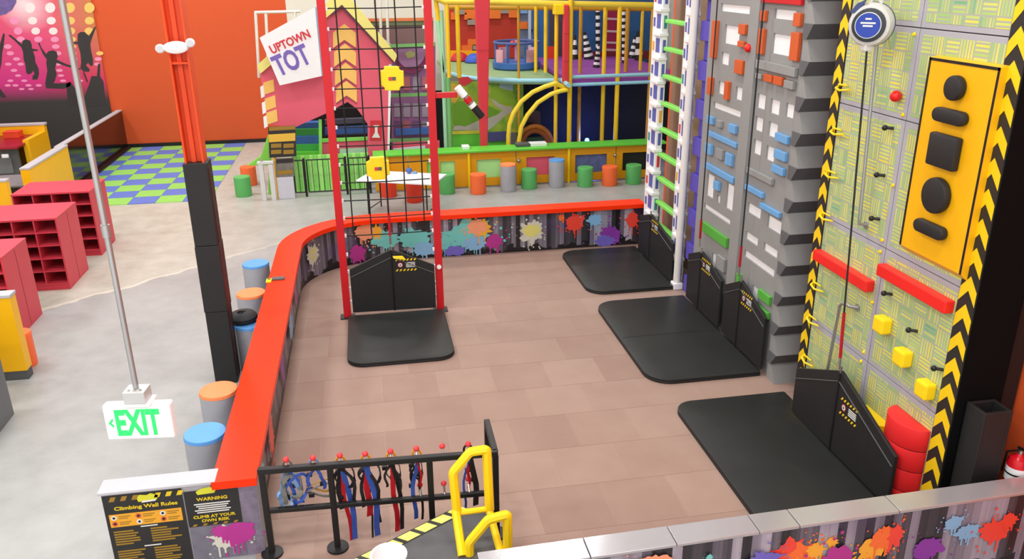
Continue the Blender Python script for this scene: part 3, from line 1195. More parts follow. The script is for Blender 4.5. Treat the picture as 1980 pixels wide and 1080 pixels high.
facade(9.40, 10.62, FZ, 6.8, LW, LC)
facade(8.04, 9.12, FZ, 6.8, RWn, RC)
box('pilaster', (TX - .05, TX + .05, 9.14, 9.38, FZ, 6.8), TOWER, tw, .006)
box('groove', (TX + .0, TX + .06, 9.118, 9.142, FZ, 6.8), BLACK, tw)
box('core', (TX + .075, 5.10, 8.10, 10.62, FZ, 6.8), TOWERD, tw)
kn = PX(1447, 93, TX - .06)
MB().ball(kn, .05, 12).build('knob', M_('knob_red', (220, 30, 24), .25), tw, smooth=True)
z = FZ
k = 0
while z < 6.6:
    hk = .15 if k % 2 else .216
    xo = .045 if k % 2 else .03
    ya, yb_t = (8.035, 7.93) if k % 2 else (7.93, 8.045)
    MB().prism([(TX - xo, 8.12, z), (TX - xo, ya, z), (TX - xo, yb_t, z + hk), (TX - xo, 8.12, z + hk)], (5.10 - TX + xo, 0, 0)).build('tier_block' if k % 2 else 'tier_slope', TOWERD if k % 2 else TOWER, tw)  # undercut tiers get the darker grey, shade put into their colour
    z += hk
    k += 1

# violet stepped column between ladder tower and grey tower
vc = thing('violet_block_column', 'narrow column of violet blocks behind the white pole', 'column', (4.75, 10.83, 0))
z = FZ
k = 0
rnd = random.Random(11)
while z < 6.6:
    h = .26
    box('block', (TX + .04 + (.05 if k % 2 else 0), 5.08, 10.66, 10.96 + (.0 if k % 2 else .05), z, z + h - .006), VIOL, vc, .006)
    z += h
    k += 1

# ================================================================== WHITE LADDER TOWER
lt = thing('white_ladder_tower', 'white lattice tower with blue insets and lime green rungs', 'climbing tower', (4.8, 12.0, 0))
box('back_panel', (4.92, 5.10, 11.2, 13.0, FZ, 6.8), BROWNP, lt)


def truss(y0, y1, xf):
    box('truss_body', (xf, xf + .10, y0, y1, FZ, 6.8), WHITE, lt, .004)
    z = FZ + .10
    i = 0
    cols = [NAVY, NAVY, NAVY, M_('inset_teal', (60, 140, 140), .5), NAVY, M_('inset_red', (206, 60, 60), .5), NAVY, M_('inset_amber', (226, 160, 60), .5)]
    while z < 6.5:
        wd = y1 - y0
        box('inset', (xf - .006, xf, y0 + wd * .14, y0 + wd * .52, z + .05, z + .26), NAVY, lt)
        box('inset', (xf - .006, xf, y0 + wd * .70, y0 + wd * .88, z + .07, z + .20), cols[(i * 3 + int(y0)) % 8], lt)
        box('inset', (xf + .03, xf + .075, y0 - .006, y0, z + .05, z + .24), cols[(i * 5 + 1) % 8], lt)
        box('cross_cap', (xf - .04, xf + .11, y0 - .02, y0 + wd * .66, z + .29, z + .345), WHITE, lt, .012)
        z += .355
        i += 1


truss(12.42, 12.84, 4.50)
truss(11.20, 11.50, 4.50)
MB().tube([(4.47, 11.10, FZ), (4.47, 11.08, 6.8)], .055, 16).build('pole', M_('pole_white', (224, 220, 212), .35), lt, smooth=True)
box('pole_foot', (4.40, 4.54, 11.02, 11.18, FZ, FZ + .1), WHITE, lt, .01)
for yp in (42, 97, 152, 207, 255, 306, 354, 403, 449):
    p = PX(1300 if yp < 230 else 1290, yp, 4.58)
    box('rung', (4.54, 4.64, 11.50, 12.42, p.z - .03, p.z + .03), LGRN, lt, .012)
z = 4.5
while z < 6.6:
    box('rung', (4.54, 4.64, 11.50, 12.42, z - .03, z + .03), LGRN, lt, .012)
    z += .37

# ================================================================== GREEN WOVEN CLIMBING WALL WITH HAZARD STRIPS
WX = 4.54
cw = thing('woven_climbing_face', 'tall climbing wall with green and yellow woven stick print', 'climbing wall', (4.8, 6.4, 0))
box('backing', (WX + .03, 5.10, 5.20, 7.54, FZ, 6.8), BLACK, cw)
zsx = [FZ, 1.06, 2.20, 3.35, 4.11, 5.25, 6.4]
for c_, (ya, yb) in enumerate(((5.37, 6.375), (6.385, 7.42))):
    for i in range(len(zsx) - 1):
        p = box('panel', (WX, WX + .03, ya, yb, zsx[i] + .004, zsx[i + 1] - .004), LAV, cw, .003)
        box('print_face', (WX - .002, WX, ya + (.05 if c_ else .012), yb - (.012 if c_ else .05), zsx[i] + .05, zsx[i + 1] - .05), WEAVE, p)


def hazard(y0, y1, up=.10):
    b = box('hazard_strip', (WX - .012, WX + .03, y0, y1, FZ, 6.6), M_('hazard_black', (40, 38, 36), .5), cw)
    mb = MB()
    z = .02
    ym = (y0 + y1) / 2
    X = WX - .0125
    h = .118
    while z < 6.4:
        mb.prism([(X, y0 + .004, z), (X, ym, z + up), (X, ym, z + up + h), (X, y0 + .004, z + h)], (-.0015, 0, 0))
        mb.prism([(X, ym, z + up), (X, y1 - .004, z), (X, y1 - .004, z + h), (X, ym, z + up + h)], (-.0015, 0, 0))
        z += .232
    mb.build('chevron_print', CHEV, b)


hazard(7.42, 7.57, .09)
hazard(5.18, 5.37, .11)
for (x, y) in ((1634, 172), (1618, 256), (1605, 338), (1592, 418), (1580, 556), (1566, 617), (1556, 694)):
    p = PX(x, y, WX - .05)
    yy, zz = 7.46, p.z
    MB().tube([(WX, yy, zz + .01), (WX - .05, yy - .02, zz - .01), (WX - .07, yy - .12, zz - .02), (WX - .06, yy - .27, zz + .005)], .014, 8, r2=.010).build('peg', YELB, cw, smooth=True)
    MB().tube([(WX, yy, zz + .02), (WX - .03, yy - .03, zz + .025), (WX - .035, yy - .18, zz + .03)], .012, 8, r2=.008).build('peg', YELB, cw, smooth=True)
for (x, y) in ((1716, 247), (1700, 338), (1690, 422), (1714, 567), (1762, 638), (1811, 712)):
    p = PX(x, y, WX - .04)
    MB().tube([(WX, p.y - .03, p.z), (WX - .05, p.y, p.z)], .014, 8).ball((WX - .06, p.y + .008, p.z), .026, 10).build('knob', BLACK, cw, smooth=True)
p = PX(1731, 186, WX - .05)
MB().ball((WX - .045, p.y, p.z), .05, 12).build('round_knob', MATS['knob_red'], cw, smooth=True)
for (x, y) in ((1705, 627), (1744, 690), (1788, 752)):
    p = PX(x, y, WX - .06)
    box('yellow_hold', (WX - .11, WX, p.y - .075, p.y + .075, p.z - .075, p.z + .075), YELB, cw, .02)
for ya, yb, z in ((6.45, 7.42, 1.80), (5.40, 6.34, 2.02)):
    box('red_bar', (WX - .09, WX, ya, yb, z - .05, z + .06), M_('bar_red', (232, 36, 30), .4), cw, .012)
for (x, y) in ((1769, 66), (1747, 222), (1728, 358), (1707, 464), (1703, 486), (1688, 584), (1671, 680), (1666, 698)):
    p = PX(x, y, WX)
    MB().lathe([(.018, 0), (.012, -.015)], (WX - .003, p.y, p.z), 10, 'x').build('bolt', YELB, cw)

# yellow padded board with black holds
yb_ = thing('yellow_hold_board', 'long yellow board with black shaped holds on the woven wall', 'climbing board', (WX - .1, 5.8, 2.3))
BXf = WX - .075
q = [PX(x, y, BXf) for x, y in ((1797, 118), (1937, 122), (1857, 538), (1740, 466))]
y0, y1, zt, zb = (q[1].y + q[2].y) / 2, (q[0].y + q[3].y) / 2, (q[0].z + q[1].z) / 2, (q[2].z + q[3].z) / 2
MB().prism([(BXf, y0, zt), (WX - .003, y0, zt + .015), (WX - .003, y0, zb - .06), (BXf, y0, zb)], (0, y1 - y0, 0)).build('board', YELP, yb_, bevel=.004)
for (a, b, c, d) in ((y0, y0 + .022, zb, zt), (y1 - .022, y1, zb, zt), (y0, y1, zt - .022, zt)):
    box('edge_trim', (BXf - .003, BXf, a, b, c, d), BLACK, yb_)
yc = (y0 + y1) / 2


def pill(z, w_, h):
    r = h / 2
    pts = [(yc + w_ / 2 - r + r * math.cos(math.radians(a)), z + r * math.sin(math.radians(a))) for a in range(-90, 91, 15)]
    pts += [(yc - w_ / 2 + r + r * math.cos(math.radians(a)), z + r * math.sin(math.radians(a))) for a in range(90, 271, 15)]
    return pts


for (x, y, kind) in ((1857, 172, 'c1'), (1846, 227, 'p'), (1835, 295, 's'), (1817, 380, 'c2'), (1805, 445, 'p')):
    zc = PX(x, y, BXf - .03).z
    if kind[0] == 'c':
        r = .095 if kind == 'c1' else .145
        pts = [(yc + r * math.cos(a * .2618), zc + r * math.sin(a * .2618)) for a in range(24)]
    elif kind == 'p':
        pts = pill(zc, .36, .11)
    else:
        pts = [(yc - .16, zc - .13), (yc + .16, zc - .13), (yc + .16, zc + .13), (yc - .16, zc + .13)]
    MB().prism([(BXf, a, b) for a, b in pts], (-.07, 0, 0)).build('hold', PADB, yb_, bevel=.018, smooth=True)

# half drums at the foot of the wall


def half_drum(name, label, yc, r, zs_, m):
    t = thing(name, label, 'climbing block', (WX, yc, FZ))
    for i in range(len(zs_) - 1):
        pts = [(WX - .003 - .195 * math.sin(math.radians(a)), yc + r * math.cos(math.radians(a))) for a in range(0, 181, 12)]
        MB().prism([(a, b, zs_[i] + .004) for a, b in pts], (0, 0, zs_[i + 1] - zs_[i] - .008)).build('drum_section', m, t, bevel=.004, smooth=True)
        pr = [(WX - .003 - .188 * math.sin(math.radians(a)), yc + (r - .008) * math.cos(math.radians(a))) for a in range(0, 181, 12)]
        if i:
            MB().prism([(a, b, zs_[i] - .005) for a, b in pr], (0, 0, .010)).build('joint', BLACK, t)


half_drum('red_half_drum', 'red half drum of stacked sections at the foot of the woven wall', 5.63, .24, [FZ, .26, .47, .68, .89], M_('drum_red', (226, 38, 40), .45))
half_drum('yellow_half_drum', 'yellow half drum half hidden behind the wide gate', 6.08, .21, [FZ, .2, .48, .66], YELB)

# grab rails
def rail(label, pts, r=.016):
    t = thing('grab_rail', label, 'rail', pts[-1])
    MB().tube(pts, r, 10).build('pipe', STEEL, t, smooth=True)
    for p in (pts[0], pts[-1]):
        MB().lathe([(.035, 0), (.035, .012)], (WX - .014, p[1], p[2]), 12, 'x').build('flange', STEEL, t)
    return t


a, b = PX(1697, 70, WX - .08), PX(1661, 432, WX - .08)
rail('long grey pipe rail hanging beside the blue belay device line', [(WX - .005, a.y, a.z + .1), (WX - .08, a.y, a.z + .05), (WX - .08, a.y, a.z), (WX - .08, b.y, b.z + .05), (WX - .08, b.y, b.z), (WX - .005, b.y, b.z - .02)])
a, b = PX(1625, 590, WX - .08), PX(1600, 720, WX - .08)
rail('short bent grey pipe rail low on the woven wall', [(WX - .005, a.y - .17, a.z + .04), (WX - .08, a.y - .14, a.z + .05), (WX - .085, a.y - .05, a.z + .045), (WX - .085, a.y, a.z), (WX - .085, b.y, b.z), (WX - .085, b.y, b.z - .15), (WX - .005, b.y, b.z - .2)])

# auto belay device
bu = PX(1683, 48, 4.25)
ab = thing('belay_device', 'round white and blue belay device hanging before the woven wall', 'belay device', (bu.x, bu.y, bu.z - .2))
dirn = (CAM - bu)
N = Vector((-.72, -.69, 0)).normalized()
Xd = Vector((N.y, -N.x, 0)) * -1
if Xd.dot(RT) < 0:
    Xd = -Xd
Uz = Vector((0, 0, 1))


def disc(prof, m, nm):
    vs, fs = [], []
    n = 28
    for r, h in prof:
        for kk in range(n):
            a_ = 2 * math.pi * kk / n
            vs.append(bu + Xd * r * math.cos(a_) + Uz * r * math.sin(a_) + N * h)
    for i in range(len(prof) - 1):
        for kk in range(n):
            k2 = (kk + 1) % n
            fs.append([i * n + kk, i * n + k2, (i + 1) * n + k2, (i + 1) * n + kk])
    fs += [list(range(n)), [(len(prof) - 1) * n + kk for kk in range(n)]]
    return MB().add(vs, fs).build(nm, m, ab, smooth=True)


BGR = M_('belay_grey', (206, 204, 200), .35)
disc([(.10, -.16), (.165, -.13), (.18, -.08), (.18, .0), (.165, .04), (.12, .06)], BGR, 'housing')
disc([(.183, -.085), (.183, -.060)], M_('belay_navy', (60, 72, 120), .4), 'seam_band')
disc([(.14, .045), (.135, .07), (.12, .075)], M_('belay_ring', (46, 52, 54), .35), 'dark_ring')
disc([(.107, .07), (.107, .08)], TXTW, 'badge_rim')
disc([(.10, .075), (.10, .084)], M_('badge_blue', (40, 66, 160), .4), 'blue_badge')
for zq, ww in ((.045, .05), (.012, .12), (-.012, .08)):
    MB().prism([bu + Xd * -ww / 2 + Uz * zq + N * .084, bu + Xd * ww / 2 + Uz * zq + N * .084, bu + Xd * ww / 2 + Uz * (zq + .014) + N * .084, bu + Xd * -ww / 2 + Uz * (zq + .014) + N * .084], N * .002).build('badge_mark', TXTW, ab)
mbh = MB().prism([bu + Xd * -.17 + Uz * .10 + N * .0, bu + Xd * -.12 + Uz * .17 + N * .0, bu + Xd * -.05 + Uz * .205 + N * .0, bu + Xd * -.07 + Uz * .16 + N * .0, bu + Xd * -.13 + Uz * .09 + N * .0], N * .045)
mbh.build('handle_badge', MATS['belay_navy'], ab, bevel=.004)
MB().tube([bu + Uz * .17 + Xd * -.03 - N * .05, bu + Uz * .24 - N * .05, bu + Uz * .17 + Xd * .06 - N * .05], .018, 8).build('shackle', BGR, ab, smooth=True)
MB().tube([bu + Uz * .2 - N * .05, bu + Uz * 2.6 - N * .05], .016, 8).build('hanger_sling', STRR, ab)
box('nozzle', (bu.x - .04, bu.x + .04, bu.y - .03, bu.y + .05, bu.z - .215, bu.z - .16), BGR, ab, .01)
strap('belay_strap', 'black belay strap from the blue badge device down to the wide gate', (4.28, 6.42, .99), (bu.x, bu.y, bu.z - .21))

# black side of the climbing wall, padded post, extinguisher
box('side_cladding', (WX, 4.94, 5.165, 5.195, FZ, 6.8), M_('matt_black', (9, 9, 9), .8, .1), cw)
fo = thing('foam_post_sleeve', 'open-topped black foam sleeve standing beside the orange wall', 'pad', (4.76, 4.98, FZ))
z1 = 1.30
for nm, b in (('side', (4.61, 4.64, 4.94, 5.15, FZ, z1)), ('side', (4.83, 4.86, 4.94, 5.15, FZ, z1)), ('front', (4.64, 4.83, 4.94, 4.97, FZ, z1)), ('back', (4.64, 4.83, 5.12, 5.15, FZ, z1))):
    box(nm + '_pad', b, PADB, fo, .005)
ex = thing('fire_extinguisher', 'red fire extinguisher with white label hung on the orange wall', 'extinguisher', (5.02, 4.88, .60))
ec = Vector((4.995, 4.92, .58))
cyl_ = MB().lathe([(.06, 0), (.078, .012), (.082, .05), (.082, .25), (.068, .29), (.03, .315), (.022, .33)], ec, 20).build('cylinder', EXTR, ex, smooth=True)
MB().lathe([(.0828, .10), (.0828, .22)], ec, 20).build('label_band', WHITE, cyl_, smooth=True)
MB().lathe([(.0835, .155), (.0835, .17)], ec, 20).build('strap_band', BLACK, cyl_)
MB().tube([ec + Vector((0, 0, .33)), ec + Vector((0, 0, .36))], .018, 10).build('valve', CHROME, ex)
MB().tube([ec + Vector((0, .03, .37)), ec + Vector((-.02, -.08, .40))], .012, 8).build('handle', BLACK, ex)
MB().tube([ec + Vector((0, .02, .35)), ec + Vector((-.04, .09, .30)), ec + Vector((-.05, .09, .12))], .009, 8).build('hose', BLACK, ex, smooth=True)
box('bracket', (5.085, 5.12, 4.87, 4.93, .70, .86), BLACK, ex)

# ================================================================== HARNESS RACK
rk = thing('harness_rack', 'black metal rail rack with red-tipped pegs holding harnesses', 'rack', (-0.1, 5.9, FZ))
RA, RB = Vector((-1.04, 5.94, .84)), Vector((.86, 5.84, .84))
rdir = (RB - RA).normalized()


def bar(a, b, w_, h, nm, m=BLACK, par=rk):
    a, b = Vector(a), Vector(b)
    d = (b - a).normalized()
    s = d.cross(Vector((0, 0, 1))) if abs(d.z) < .9 else Vector((0, 1, 0))
    s.normalize()
    u = s.cross(d)
    q = [a + s * w_ / 2 + u * h / 2, a - s * w_ / 2 + u * h / 2, a - s * w_ / 2 - u * h / 2, a + s * w_ / 2 - u * h / 2]
    return MB().prism(q, b - a).build(nm, m, par, bevel=min(w_, h) * .12)


def rkp(x, z):
    p = RA + (RB - RA) * ((x - RA.x) / (RB.x - RA.x))
    return Vector((x, p.y, z))


bar(rkp(-1.06, .84), rkp(.88, .84), .05, .05, 'top_rail')
bar(rkp(-1.02, .455), rkp(.85, .455), .04, .04, 'lower_rail')
for x in (-1.03, -.49, .315, .86):
    bar(rkp(x, FZ), rkp(x, .83), .05, .05, 'post')
    p = rkp(x, FZ)
    MB().lathe([(.09, 0), (.09, .02), (.05, .028)], p, 20).build('base_disc', BLACK, rk, smooth=True)
bar((.86, 5.84, .84), (.865, 6.36, .84), .05, .05, 'return_rail')
bar((.865, 6.34, FZ), (.865, 6.34, .83), .05, .05, 'post')
PEGS = []
for (x, y) in ((553, 888), (605, 885), (657, 880), (706, 877), (755, 872), (805, 867), (855, 862), (905, 858)):
    p = PY(x, y, 5.97)
    pg = MB().tube([rkp(p.x, .85) + Vector((0, .01, 0)), p + Vector((0, 0, -.01))], .009, 8).build('peg', CHROME, rk)
    MB().ball(p, .026, 12).build('peg_tip', BALL, pg, smooth=True)
    PEGS.append(p)
for (x, y) in ((812, 937), (858, 934), (905, 925)):
    p = PY(x, y, 5.95)
    pg = MB().tube([rkp(p.x, .46), p], .009, 8).build('peg', CHROME, rk)
    MB().ball(p, .025, 12).build('peg_tip', BALL, pg, smooth=True)


def harness(label, peg, cols, spec, loop=None, seed=0):
    """belt loops hung on a peg plus hanging leg straps; spec = list of (dx, dx2, z_end, width, colour index)"""
    rnd = random.Random(seed)
    t = thing('climbing_harness', label, 'harness', (peg.x, peg.y, .3), 'harnesses on the rack')
    c0 = Vector((peg.x, peg.y + .03, peg.z - .07))
    # hanging loop over the peg
    lp = [c0 + Vector((.035 * math.cos(a * .5236), .0, .045 * math.sin(a * .5236))) for a in range(13)]
    MB().tube(lp[:-1], .010, 6, close=True).build('hang_loop', cols[-1] if loop is None else loop, t, smooth=True)
    for i, (dx, dx2, ze, wd, ci) in enumerate(spec):
        pts = []
        z0 = peg.z - .10
        for k_ in range(8):
            f = k_ / 7
            pts.append((peg.x + dx * min(1, f * 3) + (dx2 - dx) * f + .008 * math.sin(f * 9 + i), rkp(peg.x, 0).y + .045 + .01 * (i % 3) + .01 * math.sin(f * 7 + i * 2), z0 + (ze - z0) * f))
        MB().ribbon(pts, (1, .35, 0), wd, .006).build('strap', cols[ci], t)
    # buckles
    for i in range(3):
        dx, dx2, ze, wd, ci = spec[i % len(spec)]
        zq = peg.z - .18 - .1 * i
        box('buckle', (peg.x + dx - .02, peg.x + dx + .025, peg.y + .03, peg.y + .055, zq - .018, zq + .018), BLACK, t, .004)
    return t


def belt(t, c, rx, rz, m, wd=.03, tilt=0.0, part='waist_belt'):
    pts = [(c[0] + rx * math.cos(a) + tilt * math.sin(a), c[1] + .035 * math.sin(a * 2), c[2] + rz * math.sin(a)) for a in [2 * math.pi * i / 18 for i in range(18)]]
    MB().tube(pts, wd / 2, 6, close=True, flat=(.35, 1)).build(part, m, t, smooth=True)


h = harness('light blue and grey harness on the leftmost peg of the rack', PEGS[0], [STRL, STRB, STRG], [(-.03, -.05, .47, .035, 2), (.04, .08, .50, .03, 0), (-.01, .04, .42, .03, 1), (.07, .10, .47, .025, 1), (-.06, -.08, .40, .03, 0)], seed=1)
belt(h, (PEGS[0].x + .02, 5.985, .64), .075, .11, STRG, .05)
belt(h, (PEGS[0].x + .05, 5.995, .60), .09, .13, STRB, .028, .03, 'leg_loop')
belt(h, (PEGS[0].x - .05, 5.99, .52), .05, .08, STRL, .028, -.02, 'leg_loop')
h = harness('short blue harness with tan belt loop on the second peg from the left', PEGS[1], [STRB, M_('strap_tan', (176, 130, 60), .6), STRL], [(-.05, -.055, .60, .03, 0), (.05, .07, .58, .028, 0)], seed=2)
belt(h, (PEGS[1].x + .03, PEGS[1].y + .03, .60), .10, .045, MATS['strap_tan'], .03)
belt(h, (PEGS[1].x + .03, PEGS[1].y + .05, .54), .12, .05, STRG, .035, 0, 'leg_loop')
BLK = M_('strap_black', (26, 24, 26), .6)
h = harness('black harness with long red and blue straps on the third peg from the left', PEGS[2], [BLK, STRR, STRB], [(-.03, -.02, .38, .05, 0), (-.01, .04, .05, .035, 1), (.04, .07, .06, .045, 2), (.09, .09, .42, .03, 0)], M_('loop_amber', (232, 160, 40), .5), 3)
belt(h, (PEGS[2].x + .02, PEGS[2].y + .03, .66), .08, .10, BLK, .04)
h = harness('black and red harness with thin black tail on the fourth peg from the left', PEGS[3], [BLK, STRR, STRB], [(-.04, -.05, .38, .03, 0), (-.005, .0, .28, .05, 1), (.0, .015, .06, .016, 0), (.05, .055, .08, .05, 2), (.08, .075, .2, .03, 0)], MATS['loop_amber'], 4)
belt(h, (PEGS[3].x + .02, PEGS[3].y + .03, .66), .09, .10, BLK, .045)
h = harness('slim red and black harness on the fifth peg from the left', PEGS[4], [BLK, STRR, STRG], [(-.06, -.05, .56, .02, 0), (.0, .015, .10, .042, 1), (.05, .06, .12, .035, 0), (.07, .05, .40, .02, 0)], MATS['loop_amber'], 5)
belt(h, (PEGS[4].x + .01, PEGS[4].y + .03, .66), .06, .09, BLK, .022)
h = harness('blue and black harness on the third peg from the right', PEGS[5], [BLK, STRB, STRR], [(-.05, -.04, .22, .035, 1), (.01, .02, .20, .02, 0), (-.06, -.05, .40, .025, 0), (.02, .02, .54, .02, 2)], MATS['loop_amber'], 6)
belt(h, (PEGS[5].x - .01, PEGS[5].y + .03, .66), .05, .09, BLK, .025)
h = harness('red, blue and black harness on the rightmost peg of the rack', PEGS[7], [STRB, STRR, BLK], [(-.05, -.05, .28, .02, 0), (-.01, -.01, .48, .025, 1), (.04, .05, .30, .05, 2)], seed=7)

# ================================================================== RAMP PLATFORM AND YELLOW HANDRAILS
PZt = .40
pf = thing('launch_platform', 'dark platform with yellow dashed edge behind the silver-capped wall', 'platform', (.4, 5.2, FZ))
a, b = PZ(688, 1078, PZt), PZ(868, 987, PZt)
c = PZ(952, 990, PZt)
ext = a + (a - b) * .6
MB().prism([a, b, c, Vector((c.x, 4.76, PZt)), Vector((ext.x, 4.76, PZt)), ext], (0, 0, -.06)).build('deck', M_('platform_grey', (84, 85, 86), .55, var=.1), pf, bevel=.006)
MB().prism([(p.x, p.y, PZt - .06) for p in (a, b, Vector((c.x, c.y, 0)), Vector((c.x, 4.8, 0)), Vector((a.x, 4.8, 0)))], (0, 0, -(PZt - .06 - FZ))).build('skirt', BLACK, pf)
ed = (b - a).normalized()
en = Vector((ed.y, -ed.x, 0))
MB().prism([a, b, b + en * .11, a + en * .11], (0, 0, .004)).build('edge_band', M_('band_black', (48, 47, 46), .55), pf)
L = (b - a).length
for i in range(-1, 6):
    s = (i + .25) / 5.4 * L
    o = a + ed * s + en * .012 + Vector((0, 0, .004))
    MB().prism([o, o + ed * .12, o + ed * .16 + en * .09, o + ed * .04 + en * .09], (0, 0, .003)).build('edge_dash', M_('dash_yellow', (236, 232, 112), .5), pf)


def sq_tube(nm, pts, r, par, m=YELB):
    out_ = [pts[0]]
    for i in range(1, len(pts) - 1):
        p0, p1, p2 = Vector(pts[i - 1]), Vector(pts[i]), Vector(pts[i + 1])
        d0, d1 = (p0 - p1).normalized(), (p2 - p1).normalized()
        rr = min(.022, (p0 - p1).length * .4, (p2 - p1).length * .4)
        for t in (0, .25, .5, .75, 1):
            out_.append((p1 + d0 * rr) * (1 - t) ** 2 + p1 * 2 * t * (1 - t) + (p1 + d1 * rr) * t ** 2)
    out_.append(pts[-1])
    pts = out_
    return MB().tube(pts, r, 8).build(nm, m, par, smooth=True)


hr = thing('yellow_handrail', 'tall yellow tube handrail loop standing on the dark platform', 'handrail', (.6, 5.4, PZt))
Yh = 5.42
f1 = [PY(x, y, Yh) for x, y in ((884, 992), (876, 912), (909, 873), (941, 868), (947, 985))]
sq_tube('loop', f1, .037, hr)
sq_tube('crossbar', [PY(884, 991, Yh), PY(945, 983, Yh)], .024, hr)
sq_tube('leg', [PY(881, 985, Yh), PZ(894, 1074, PZt + .004)], .034, hr)
sq_tube('leg', [PY(946, 985, Yh), PZ(967, 1064, PZt + .004)], .030, hr)
hr2 = thing('yellow_handrail', 'low yellow tube handrail with angled top behind the silver cap', 'handrail', (.7, 5.15, PZt))
f2 = [PY(x, y, 5.16) for x, y in ((907, 1048), (944, 1004), (981, 994))]
f2 = [Vector((f2[0].x, 5.16, PZt + .004))] + f2 + [Vector((f2[-1].x, 5.16, PZt + .004))]
sq_tube('rail', f2, .038, hr2)
bk = PZ(754, 1108, PZt)
bt = thing('white_tub', 'white plastic tub at the bottom edge on the platform', 'tub', (bk.x, bk.y, PZt))
MB().lathe([(.105, 0), (.125, .15), (.138, .155), (.138, .17), (.12, .168), (.10, .02)], (bk.x, bk.y, PZt + .005), 22).build('bucket', WHITE, bt, smooth=True)
MB().tube([(bk.x - .13, bk.y, PZt + .15), (bk.x - .06, bk.y - .11, PZt + .12), (bk.x + .06, bk.y - .11, PZt + .12), (bk.x + .13, bk.y, PZt + .15)], .005, 6).build('handle', WHITE, bt, smooth=True)

# ================================================================== STOOLS
def stool(label, x, y, r, h, body, top=None, group=None):
    t = thing('foam_stool', label, 'stool', (x, y, 0), group)
    MB().lathe([(r * .97, .002), (r, .02), (r, h - .03)], (x, y, 0), 28).build('body', body, t, smooth=True)
    st = MB().lathe([(r, h - .03), (r, h - .012), (r * .97, h)], (x, y, 0), 28).build('seat', top or body, t, smooth=True)
    MB().tube([(x + (r + .001) * math.cos(a), y + (r + .001) * math.sin(a), h - .03) for a in [2 * math.pi * i / 28 for i in range(28)]], .003, 5, close=True).build('welt', top or body, st)
    return t


for (px, py, top, lab) in ((494, 508, SBLU, 'tall grey stool with blue seat at the far end of the red ledge'), (485, 565, SORL, 'tall grey stool with orange seat beside the blue-seated one at the red ledge'),
                           (475, 624, SBLU, 'tall grey stool with blue seat under a black bag beside the padded column'), (422, 752, SORL, 'tall grey stool with orange seat in front of the padded column'),
                           (396, 835, SBLU, 'tall grey stool with blue seat nearest the rules wall')):
    p = PZ(px, py, .6)
    if py == 624:
        p.x += .05
    stool(lab, p.x, p.y, .19, .60, SGRY, top, 'stools along the red ledge')
for (px, py, hh, body, top, lab) in ((472, 378, .43, SGRN, None, 'green foam stool left of the white entry frame'), (483, 357, .43, SORG, None, 'orange foam stool behind the lone green stool'),
                                     (865, 373, .43, SGRN, None, 'green foam stool at the counter beside the red frame post'), (925, 373, .43, SORG, None, 'orange foam stool at the counter left of the grey ones'),
                                     (983, 368, .60, SGRY, SORL, 'tall grey stool with orange seat at the amber counter'), (1023, 363, .43, SGRN, None, 'green foam stool between the two tall grey stools'),
                                     (1076, 360, .62, SGRY, SBLU, 'tall grey stool with blue seat at the amber counter'), (1131, 359, .43, SGRN, None, 'green foam stool right of the blue-seated stool'),
                                     (1178, 357, .43, SORG, None, 'orange foam stool between two green ones at the counter'), (1224, 354, .43, SGRN, None, 'rightmost green foam stool at the amber counter'),
                                     (752, 379, .43, M_('stool_red', (232, 66, 40), .5), None, 'red-orange foam stool under the left of the white table'), (802, 389, .43, MATS['stool_red'], None, 'red-orange foam stool under the right of the white table')):
    p = PZ(px, py, 0)
    stool(lab, p.x, p.y, .175, hh, body, top, 'foam stools by the play area')
p = PZ(46, 712, 0)
stool('orange foam stool behind the yellow partition at the left edge', p.x - .02, p.y + .1, .15, .45, SORG)

# bag on the blue stool
p = PZ(470, 612, .66)
bg = thing('black_bag', 'black bag slumped on a blue-seated stool', 'bag', (p.x, p.y, .6))
MB().lathe([(.13, 0), (.17, .025), (.172, .07), (.14, .11), (.07, .135), (.01, .14)], (p.x, p.y, .602), 16).build('bag_body', M_('bag_black', (30, 31, 33), .6), bg, smooth=True)
MB().tube([(p.x - .10, p.y, .70), (p.x - .02, p.y - .06, .76), (p.x + .09, p.y + .02, .71)], .012, 6).build('strap', BLACK, bg, smooth=True)
MB().tube([(p.x + .1, p.y - .05, .62), (p.x + .19, p.y - .06, .64), (p.x + .22, p.y - .03, .66)], .02, 6).build('pocket_flap', BLACK, bg, smooth=True)
# tag on the ledge
p = PZ(520, 543, .77)
lc = thing('ledge_latch', 'small yellow tag with dark plate on the red ledge', 'latch', (p.x, p.y, .77))
box('tag', (p.x - .035, p.x + .035, p.y - .07, p.y + .07, .77, .785), YELB, lc, .004)
box('tag_mark', (p.x - .02, p.x + .02, p.y + .02, p.y + .05, .785, .788), BLACK, lc)
box('plate', (p.x + .04, p.x + .20, p.y - .0, p.y + .10, .77, .79), DGREY, lc, .004)

# ================================================================== EXIT SIGN
es = thing('exit_sign', 'white exit sign with green letters hanging on a grey conduit', 'sign', (-1.05, 3.32, 2.72))
D = 3.5
tl, tr, bl = CAM + ray(197, 792) * D, CAM + ray(326, 774) * D, CAM + ray(208, 858) * D
Xs = (tr - tl)
Xs.z = 0
wd_ = Xs.length
Xs.normalize()
Us = Vector((0, 0, 1))
Ns = Xs.cross(Us)          # towards the camera
ztop, zbot = (tl.z + tr.z) / 2, (tl.z + tr.z) / 2 - .165
o = Vector((tl.x, tl.y, zbot))
hh = ztop - zbot


def sq(u0, u1, v0, v1, off=0.0):
    return [o + Xs * u0 + Us * v0 + Ns * off, o + Xs * u1 + Us * v0 + Ns * off, o + Xs * u1 + Us * v1 + Ns * off, o + Xs * u0 + Us * v1 + Ns * off]


